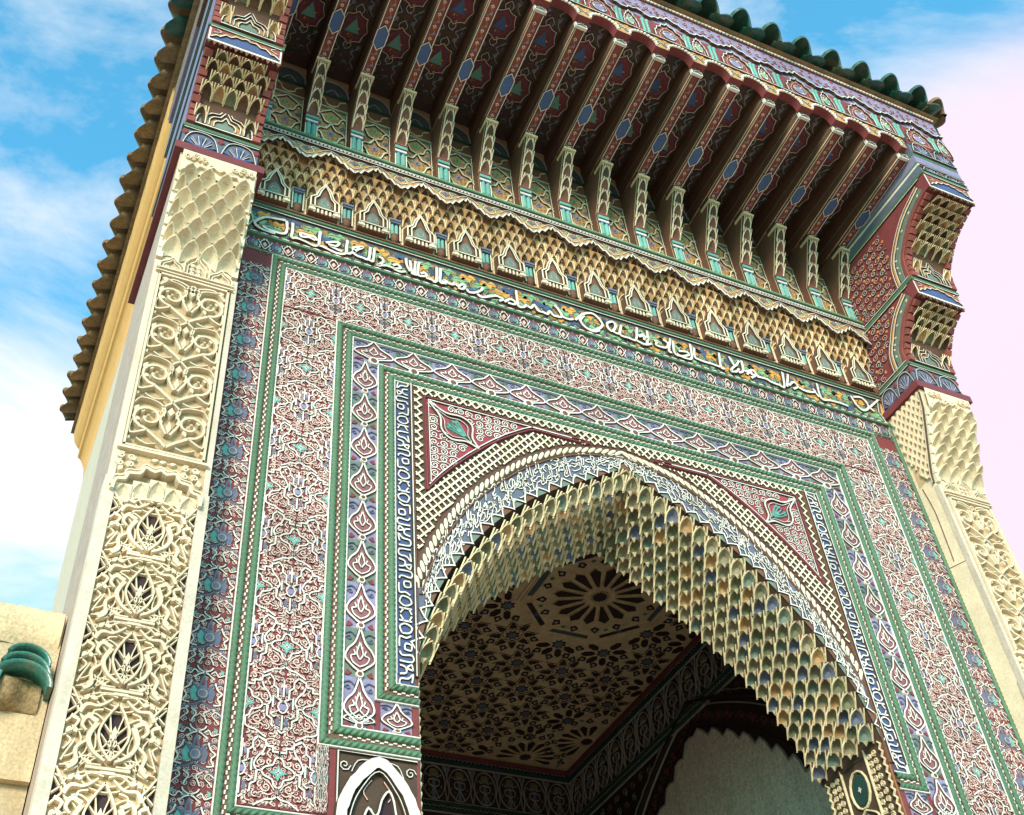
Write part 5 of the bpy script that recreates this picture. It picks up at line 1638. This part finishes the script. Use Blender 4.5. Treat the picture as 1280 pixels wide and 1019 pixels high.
# cusped head over the open carving; crenellated strip; upper border
c = C()
W = .46
c.rect(-W/2, W/2, -.03, .30, -.001, 'cream_deep')
o = [(-.215, .0), (-.205, .06), (-.165, .075), (-.15, .115), (-.10, .125), (-.075, .17), (-.03, .155), (0, .175), (.03, .155), (.075, .17), (.10, .125), (.15, .115), (.165, .075), (.205, .06), (.215, .0)]
oc = cr(o, 3)
c.poly([(-W/2, .29)] + [(-W/2, .0)] + oc + [(W/2, .0), (W/2, .29)], .012, 'cream_deep')
c.rib(oc, .022, .0, .052, 'cream'); c.rib([(x*1.05, y+.03) for x, y in oc], .010, .01, .04, 'cream')
for sg in (1, -1):
    scroll_fill(c, sg*.16-.065, sg*.16+.065, .16, .28, .05, 'cream', .011, .012, .034, 4)
    leaf(c, sg*.20, .13, PI/2+sg*.2, .06, .035, .012, .03, 'cream')
for x in (-.06, -.02, .03): leaf(c, x, .24, .3, .05, .026, .012, .03, 'cream')
for i in range(5):
    x = -.16+.08*i
    c2 = C(); niche_cell(c2, .08, .11, .03, 'cream', 'cream', 'cream', ribs=False)
    for f, m in zip(c2.f, c2.m): c.add([(c2.v[j][0]+x, c2.v[j][1]+.0-(abs(i-2)*.03), c2.v[j][2]) for j in f], [tuple(range(len(f)))], c2.names[m])
c.rib([(-W/2, .285), (W/2, .285)], .022, 0, .045, 'cream')
hdm = c.mesh('cusped_head')
c = C()
for k, (x0, x1, h) in enumerate(((-.215, -.075, .13), (-.075, .075, .23), (.075, .215, .13))):
    xm = (x0+x1)/2
    o = [(x0, .02), (x0, h*.55), (x0+.02, h*.72), (xm-.025, h*.85), (xm, h*1.12), (xm+.025, h*.85), (x1-.02, h*.72), (x1, h*.55), (x1, .02)]
    c.slab(o, -.01, .012, 'cream', .02)
    c.rib(o, .012, .01, .034, 'cream')
    c.rib([(xm+(x-xm)*.72, y*.78+.01) for x, y in o], .009, .01, .03, 'cream')
    scroll_fill(c, xm-.045, xm+.045, .03, h*.7, .035, 'cream', .009, .01, .03, k)
    c.poly([(xm+(x-xm)*.62, y*.66+.012) for x, y in o], .0135, 'cream_deep')
for y in (.0, .03): c.rib([(-.23, y), (.23, y)], .012, -.01, .034, 'cream')
crm = c.mesh('crenel_strip')
c = C()
c.rect(-.235, .235, 0, .19, .0, 'cream')
o = [(-.235, -.03), (-.20, .015), (-.15, .02), (-.12, .06), (-.07, .055), (-.035, .085), (0, .065), (.035, .085), (.07, .055), (.12, .06), (.15, .02), (.20, .015), (.235, -.03)]
oc = cr(o, 3)
c.rib(oc, .016, .0, .022, 'cream'); c.rib([(x, y+.02) for x, y in oc], .008, 0, .014, 'cream')
for i in range(9):
    x = -.20+.05*i
    if abs(x) > .06: c.rib(spiral(x, .13+.01*(i % 2), .024, 1.4, i, 1 if i % 2 else -1, 9), .009, 0, .016, 'cream')
    leaf(c, x+.02, .10, .5+i, .04, .022, 0, .014, 'cream_deep')
htm = c.mesh('niche_border')
for sgn in (-1, 1):
    root = empty('pier', (0, 0, 0), gate)
    b = C(lambda x, y, z: (sgn*x, y, z))
    X0, X1 = XP, XO
    yb = .95
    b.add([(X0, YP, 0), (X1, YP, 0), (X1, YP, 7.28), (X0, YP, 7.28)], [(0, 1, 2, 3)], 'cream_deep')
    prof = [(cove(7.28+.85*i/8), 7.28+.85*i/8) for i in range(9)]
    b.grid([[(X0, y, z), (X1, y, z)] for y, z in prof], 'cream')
    for X, m in ((X0, 'cream'), (X1, 'pink_plaster')):
        q = [(X, YP, 0)]+[(X, y, z) for y, z in prof]+[(X, yb, 8.13), (X, yb, 0)]
        b.add(q, [tuple(range(len(q)))], m)
    b.add([(X0, yb, 0), (X1, yb, 0), (X1, yb, 8.13), (X0, yb, 8.13)], [(0, 1, 2, 3)], 'pink_plaster')
    sh = ob('pier_shaft', b.mesh('pier_shaft'), root)
    # raised white edge strips
    for x0, x1, m in ((X0-.012, X0+.040, 'limewash'), (X1-.050, X1+.006, 'limewash')):
        b = C(lambda x, y, z: (sgn*x, y, z))
        boxw(b, x0, x1, YP-.030, YP+.02 if x0 < 3 else YP+.10, 2.5, 5.56, m)
        boxw(b, x0+(.008 if x0 < 3 else .014), x1-(.014 if x0 < 3 else .008), YP-.026, YP+.02, 5.561, 7.27, m)
        ob('edge_strip', b.mesh('edge_strip'), root)
    xc = sgn*(X0+X1)/2
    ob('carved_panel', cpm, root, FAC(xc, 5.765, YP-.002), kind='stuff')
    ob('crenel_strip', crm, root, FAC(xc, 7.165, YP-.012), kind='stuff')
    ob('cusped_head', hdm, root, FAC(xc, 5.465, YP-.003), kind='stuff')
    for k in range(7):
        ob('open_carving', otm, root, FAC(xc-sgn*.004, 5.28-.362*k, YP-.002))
    ob('niche_border', htm, root, basis((xc, cove(7.93)-.045, 7.93), (1, 0, 0), (0, -.14, .99), (0, -.99, -.14)), kind='stuff')
    for r in range(7):
        z = 7.32+.090*r
        y = cove(z); d = Vector((0, cove(z+.1)-y, .1)).normalized(); n = Vector((1, 0, 0)).cross(d)
        d2 = (d+n*.10).normalized(); n2 = Vector((1, 0, 0)).cross(d2)
        kx = 4 if r % 2 == 0 else 5
        for i in range(kx):
            x = xc+(i-(kx-1)/2)*.112
            if abs(x-xc) > .20: sc_ = .55; x -= math.copysign(.022, x-xc)
            else: sc_ = .94
            ob('carved_scale', cg[0], root, basis((x, y-.002, z), (sc_, 0, 0), d2*.86, n2))
    for e_ in (-.228, .228):
        for r in range(8):
            z = 7.30+.082*r; y = cove(z)
            c = C(); c.box(-.018, .018, 0, .075, 0, .03, 'ivory')
            ob('edge_block', c.mesh('edge_block'), root, basis((xc+e_, y, z), (1, 0, 0), (0, cove(z+.08)-y, .08/1.0) if False else (0, (cove(z+.08)-y)/.08, 1), (0, -1, 0)))
    # small-square tracery on the inner flank of the cove
    c = C(); mw = LEFTW(X0-.0, 0, 0) if sgn > 0 else RIGHTW(-X0, 0, 0)
    q = [(.035, 7.36), (.05, 8.125), (.40, 8.125)] + [(-cove(8.1-.09*i)-.008, 8.1-.09*i) for i in range(9)]
    c.poly(q, .001, 'cream_deep')
    stp = .062
    for sg in (1, -1):
        for i in range(-20, 30):
            cur = None; t = .03
            while t < .42:
                z = 7.8+sg*(t-.2)*1.6+i*stp*1.6/1.0
                ok = 7.36 < z < 8.12 and .03+.02*(z < 7.5) < t < -cove(z)-.012 and t > .04+(7.6-z)*.45*(z < 7.6)
                if ok and cur is None: cur = (t, z)
                if (not ok or t > .41) and cur:
                    if t-cur[0] > .012: c.rib([cur, (t-.006, 7.8+sg*(t-.006-.2)*1.6+i*stp*1.6)], .020, 0, .020+.001*sg, 'cream')
                    cur = None
                t += .006
    c.rib([(-cove(7.30+.08*i)-.006, 7.30+.08*i) for i in range(11)], .014, 0, .022, 'ivory')
    c.rib([(.006, 5.2), (.006, 8.12)], .012, 0, .006, 'cream_deep')
    ob('square_tracery', c.mesh('square_tracery'), root, mw, kind='stuff')
    c = C()
    c.rib(cr([(.06, 7.34), (.085, 7.1), (.08, 6.85), (.07, 6.63)], 4), .008, .0, .004, 'brown')
    c.rib([(.0, 6.61), (.19, 6.56)], .006, .0, .003, 'brown')
    ob('plaster_crack', c.mesh('plaster_crack'), root, mw)

# ------------------------------------------------------------------ inside the gate
IX, IY, IZ = 2.10, 4.865, 7.33
b = C()
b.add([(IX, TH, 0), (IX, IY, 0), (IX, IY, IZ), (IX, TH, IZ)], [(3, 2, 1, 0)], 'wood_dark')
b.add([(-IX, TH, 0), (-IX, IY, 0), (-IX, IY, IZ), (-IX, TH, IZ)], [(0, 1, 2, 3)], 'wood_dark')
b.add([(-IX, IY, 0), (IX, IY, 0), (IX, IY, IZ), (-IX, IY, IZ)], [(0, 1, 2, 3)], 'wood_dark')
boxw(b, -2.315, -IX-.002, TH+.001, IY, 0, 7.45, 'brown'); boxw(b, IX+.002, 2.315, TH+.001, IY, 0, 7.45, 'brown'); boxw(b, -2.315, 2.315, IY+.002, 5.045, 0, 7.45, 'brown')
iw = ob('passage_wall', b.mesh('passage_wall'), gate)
# cornice and frieze tiles
def cornice(name, mw, u0, u1):
    c = C()
    for v, w, h, m in ((7.30, .05, .035, 'plum'), (7.265, .020, .022, 'wood_dark'), (7.225, .05, .028, 'dark_green'), (7.195, .012, .020, 'grey'), (6.815, .012, .018, 'grey'), (6.79, .036, .030, 'dark_green'), (6.76, .020, .018, 'wood_dark'), (6.73, .036, .030, 'dark_green'), (6.705, .010, .02, 'grey')):
        c.rib([(u0, v), (u1, v)], w, 0, h, m, flat=.6)
    n = int((u1-u0)/.045)
    for zc in (7.262, 6.76):
        zz = []
        for i in range(n): zz += [(u0+.045*i, zc-.007), (u0+.045*i+.022, zc+.007)]
        c.rib(zz, .006, .012, .026, 'grey')
    ob(name, c.mesh(name), iw, mw)
cornice('cornice', FAC(0, 0, IY), -IX, IX)
cornice('cornice', LEFTW(IX, 0, 0), -IY, -TH)
c = C()
W = .27
c.rect(-W/2, W/2, -.185, .185, .001, 'wood_dark')
o = circ(0, 0, .115, 18, .17)
c.rib(o, .010, .001, .012, 'grey', True)
c.slab([(-.02, -.17), (.02, -.17), (.02, .05), (-.02, .05)], .001, .006, 'slate', .1)
for sg in (1, -1):
    c.rib(cr([(sg*.135, -.185), (sg*.115, -.06), (sg*.135, .06), (sg*.10, .185)], 3), .010, .001, .012, 'grey')
    c.rib(cr([(0, -.05), (sg*.05, -.03), (sg*.05, .02), (0, .03)], 3), .010, .001, .012, 'grey')
    c.rib(cr([(0, -.06), (sg*.03, -.11), (sg*.05, -.165)], 3), .009, .001, .012, 'grey')
    for (x, y) in ((.075, .06), (.08, -.06), (.04, .1), (.05, -.1)): leaf(c, sg*x, y, 1+x*9, .035, .02, .001, .008, 'olive' if x > .06 else 'brown')
    c.slab([(sg*.135, .10), (sg*.09, .15), (sg*.135, .185)], .001, .006, 'slate', .1)
c.rib(cr([(-.06, .07), (-.03, .055), (-.02, .085), (0, .06), (.02, .085), (.03, .055), (.06, .07)], 2), .008, .001, .012, 'grey')
c.slab([(-.05, .08), (.05, .08), (.03, .14), (-.03, .14)], .001, .006, 'olive', .1)
ifm = c.mesh('frieze_tile')
for i in range(11): ob('frieze_tile', ifm, iw, FAC(1.955-.27*i, 7.005, IY-.001))
for i in range(15): ob('frieze_tile', ifm, iw, LEFTW(IX-.001, 4.72-.27*i, 7.005))
# arched recess in the right wall with pale plaster
AP = smooth_tab([(0, 6.60), (.35, 6.42), (.75, 6.15), (1.15, 5.78), (1.45, 5.40), (1.65, 5.0), (1.72, 4.6)])
AY = 2.62
c = C()
fp = full(AP)
rim2, _ = resample(fp, 72)
tooth = []
for i, (u, v) in enumerate(rim2):
    k = .045 if i % 3 == 0 else (-.0 if i % 3 == 1 else .012)
    tooth.append((u*(1-k*.35), v-k*1.5))
c.poly([(-1.72, 3.0)] + tooth + [(1.72, 3.0)], .012, 'panel_plaster')
c.rib(tooth, .018, .010, .024, 'grey')
c.rib([(u*1.03, v+.03) for u, v in rim2], .03, .004, .018, 'wood_dark')
c.rib([(u*1.16+.0, v+.21) for u, v in rim2], .014, .004, .020, 'grey')
c.rib([(u*1.20, v+.255) for u, v in rim2], .05, .002, .030, 'wood_dark')
zz = []
for i, (u, v) in enumerate(rim2): zz.append((u*(1.24+.008*(i % 2)), v+.30+.012*(i % 2)))
c.rib(zz, .007, .002, .020, 'grey')
scr = random.Random(8)
for i in range(0, 72, 1):
    u, v = rim2[i]
    c.rib(spiral(u*1.09, v+.115, .045, 1.4, scr.uniform(0, 6), 1, 9), .007, .001, .010, 'maroon' if i % 2 else 'umber')
ob('plaster_recess', c.mesh('plaster_recess'), iw, LEFTW(IX-.001, AY, 0), kind='stuff')
c = C()
for i in range(26):
    for j in range(3):
        u = -4.6+.15*i; v = 6.62-.12*j
        if v > 6.05+.0 and abs(u+AY) > .55+.42*j: c.rib(spiral(u, v, .045, 1.4, i+j, 1 if (i+j) % 2 else -1, 9), .007, .001, .009, ('brown', 'olive', 'grey_green')[(i+j) % 3])
ob('painted_scrolls', c.mesh('painted_scrolls'), iw, LEFTW(IX-.001, 0, 0), kind='stuff')

# star ceiling
c = C()
c.add([(-IX, TH, IZ), (IX, TH, IZ), (IX, IY, IZ), (-IX, IY, IZ)], [(3, 2, 1, 0)], 'wood')
ce = ob('inlaid_ceiling', c.mesh('inlaid_ceiling'), gate)
def piece(name, pts, n0, n1, m, rim_m=None, w=.008):
    c = C(); c.slab(pts, n0, n1, m, .03)
    if rim_m: c.rib(pts, w, n0, n1+.006, rim_m, True)
    return c.mesh(name)
petal = piece('star_petal', [(.13, -.012), (.15, .016), (.35, .052), (.41, 0), (.35, -.052), (.15, -.016)], .0, .003, 'wood_dark', 'wood', .009)
petal_s = piece('star_petal', [(.10, -.01), (.12, .014), (.27, .043), (.32, 0), (.27, -.043), (.12, -.014)], .0, .003, 'wood_dark', 'wood', .009)
hub = piece('star_hub', star(0, 0, .085, 16, .72), .0, .004, 'hole', 'wood')
kite = piece('kite_piece', [(-.036, 0), (-.01, .034), (.044, 0), (-.01, -.034)], .0, .004, 'wood_dark', 'wood_dark')
dot = piece('pale_inlay', circ(0, 0, .019, 6, .015), .004, .007, 'grey')
HXP = [(-.062, 0), (-.034, .027), (.034, .027), (.062, 0), (.034, -.027), (-.034, -.027)]
hexp = piece('hexagon_piece', HXP, 0, .003, 'wood_dark', 'wood_dark', .006)
hexr = piece('hexagon_piece', HXP, 0, .003, 'plum', 'wood_dark', .007)
st8 = piece('star_piece', star(0, 0, .062, 8, .62), 0, .004, 'slate', 'wood_dark', .007)
gst = piece('star_piece', star(0, 0, .026, 5, .5), 0, .004, 'green', None)
def cpl(name, me, x, y, a):
    if not (-IX+.05 < x < IX-.05 and TH+.02 < y < IY-.05): return
    if x < -.35: return
    ca, sa = math.cos(a), math.sin(a)
    ob(name, me, ce, basis((x, y, IZ-.001), (ca, sa, 0), (sa, -ca, 0), (0, 0, -1)))
BIG = [(.97, 2.03, 1.0, 16), (1.535, 4.70, .80, 16), (1.99, 4.24, .80, 16)]
for bx, by, s_, k in BIG:
    cpl('star_hub', hub, bx, by, 0)
    for i in range(k):
        a = 2*PI*(i+.5)/k
        ca, sa = math.cos(a), math.sin(a)
        if not (bx+.36*s_*ca < IX-.06 and by+.36*s_*sa < IY-.06): continue
        ob('star_petal', petal if s_ == 1 else petal_s, ce, basis((bx, by, IZ-.001), (ca, sa, 0), (sa, -ca, 0), (0, 0, -1)))
        r_ = .49*s_ if s_ == 1 else .395
        cpl('kite_piece', kite, bx+r_*math.cos(a+PI/k), by+r_*math.sin(a+PI/k), a+PI/k)
        cpl('pale_inlay', dot, bx+r_*math.cos(a+PI/k), by+r_*math.sin(a+PI/k), a+PI/k)
        if i % 2 == 0: cpl('star_piece', gst, bx+(r_+.015)*ca, by+(r_+.015)*sa, a)
# octagon border straps round the big star
c = C()
for r_, w in ((.58, .022), (.66, .014), (.70, .014)):
    c.rib([(.97+r_*math.cos(PI/8+PI/4*i), -(2.03+r_*math.sin(PI/8+PI/4*i))) for i in range(8)], w, 0, .008, 'wood', True)
for i in range(8):
    a0 = PI/8+PI/4*i; a1 = a0+PI/4
    q = lambda r_, f: (.97+r_*(math.cos(a0)*(1-f)+math.cos(a1)*f), -(2.03+r_*(math.sin(a0)*(1-f)+math.sin(a1)*f)))
    c.slab([q(.595, .12), q(.645, .12), q(.645, .88), q(.595, .88)], 0, .003, 'navy' if i % 2 else 'wood_dark', .02)
    c.slab([q(.595, .4), q(.62, .46), q(.645, .5), q(.62, .54), q(.595, .6)], .003, .006, 'blue', .02)
ob('octagon_strap', c.mesh('octagon_strap'), ce, DOWN(0, 0, IZ-.001))
# rosettes of long hexagons round eight-pointed stars
rs = .45
strap = C()
for i in range(-1, 6):
    for j in range(0, 11):
        x = -.17+rs*i+(rs/2 if j % 2 else 0); y = .85+rs*.866/1.0*j*.99
        near = min(math.hypot(x-bx, y-by)-(.72 if s_ == 1 else .40) for bx, by, s_, k in BIG)
        if near > -.02: cpl('star_piece', st8, x, y, 0)
        if -.35 < x < IX-.1 and TH+.1 < y < IY-.1 and near > .16:
            sq = [(.225*math.cos(PI/8+PI*.75*q_), -.225*math.sin(PI/8+PI*.75*q_)) for q_ in range(8)]
            for q_ in range(8): strap.rib([(x+sq[q_][0], -y+sq[q_][1]), (x+sq[(q_+1) % 8][0], -y+sq[(q_+1) % 8][1])], .013, 0, .0065+.0003*q_, 'strap_wood')
        for k in range(8):
            a = PI/8+PI/4*k
            hx_, hy_ = x+.140*math.cos(a), y+.140*math.sin(a)
            nr = min(math.hypot(hx_-bx, hy_-by)-(.74 if s_ == 1 else .44) for bx, by, s_, kk in BIG)
            if nr > 0: cpl('hexagon_piece', hexp, hx_, hy_, a)
            a = PI/4*k
            kx_, ky_ = x+.205*math.cos(a), y+.205*math.sin(a)
            nr = min(math.hypot(kx_-bx, ky_-by)-(.74 if s_ == 1 else .44) for bx, by, s_, kk in BIG)
            if nr > 0 and k in (0, 1, 2, 3, 6):
                cpl('kite_piece', kite, kx_, ky_, a)
                cpl('pale_inlay', dot, kx_, ky_, a)

ob('ceiling_straps', strap.mesh('ceiling_straps'), ce, DOWN(0, 0, IZ-.001), kind='stuff')

# ------------------------------------------------------------------ the plastered wall on the left
wl = empty('boundary_wall', (-6, .6, 0), label='cream plastered wall with broken green tiles left of the gateway', cat='wall')
c = C()
boxw(c, -14, -3.24, .30, .85, 4.19, 5.06, 'wall_plaster')
rows = []
rnd = random.Random(4)
w0 = ob('wall_body', c.mesh('wall_body'), wl, Matrix.Translation((6, -.6, 0)))
c = C()
rn = random.Random(6)
nx, nz = 40, 14
def wob(x, z): return .012*math.sin(x*9+z*5)+.008*math.sin(x*23-z*17)
rows = []
for j in range(nz+1):
    z = 4.86+.215*j/nz
    rows.append([(-7+3.75*i/nx, .298-.028*math.sin(PI*min(1, j/nz*1.0))-.35*0+wob(-7+3.75*i/nx, z)*.6, z) for i in range(nx+1)])
rows.append([(-7+3.75*i/nx, .86, 5.078) for i in range(nx+1)])
c.grid(rows, 'wall_plaster')
ob('wall_coping', c.mesh('wall_coping', True), wl, Matrix.Translation((6, -.6, 0)))
c = C(); boxw(c, -14, -3.241, .345, .845, 0, 4.189, 'wall_plaster')
ob('wall_plinth', c.mesh('wall_plinth'), wl, Matrix.Translation((6, -.6, 0)))
def crescent(r, th, L_, m):
    c = C(); seg = 12
    rows = []
    for (rr, dy) in ((r, 0), (r, L_), (r-th, L_), (r-th, 0)):
        rows.append([(rr*math.cos(PI*.05+PI*.9*i/seg), -dy if False else dy, rr*.8*math.sin(PI*.05+PI*.9*i/seg)) for i in range(seg+1)])
    rows.append(rows[0])
    c.grid(rows, m)
    for k in (0, seg): c.add([rows[q][k] for q in range(4)], [(0, 1, 2, 3)], m)
    return c.mesh('broken_tile', True)
ct = crescent(.135, .024, .20, 'glaze')
for (x, y, z, ry, s_) in ((-3.375, .17, 4.60, .22, 1.0), (-3.375, .19, 4.665, .25, .88), (-3.37, .21, 4.735, .28, .78), (-3.70, .19, 4.69, .1, .8)):
    ob('broken_tile', ct, wl, Matrix.Translation((x+6, y-.6, z)) @ Matrix.Rotation(ry, 4, 'Y') @ Matrix.Scale(s_, 4))
ob('broken_tile', ct, wl, Matrix.Translation((-3.60+6, .17-.6, 4.62)) @ Matrix.Rotation(PI-.25, 4, 'Y'))
c = C()
rows = []
for j in range(11):
    a = PI*j/10
    rows.append([(-3.68+.40*i/14, .30-(.095+.03*rn.random())*math.sin(a)*(.6+.4*math.sin(i*.9))*math.sin(PI*(i+.3)/14.6)**.5, 4.585-.09*math.cos(a)*.9+.012*rn.random()) for i in range(15)])
c.grid(rows, 'rubble')
ob('mortar_lump', c.mesh('mortar_lump', True), wl, Matrix.Translation((6, -.6, 0)))
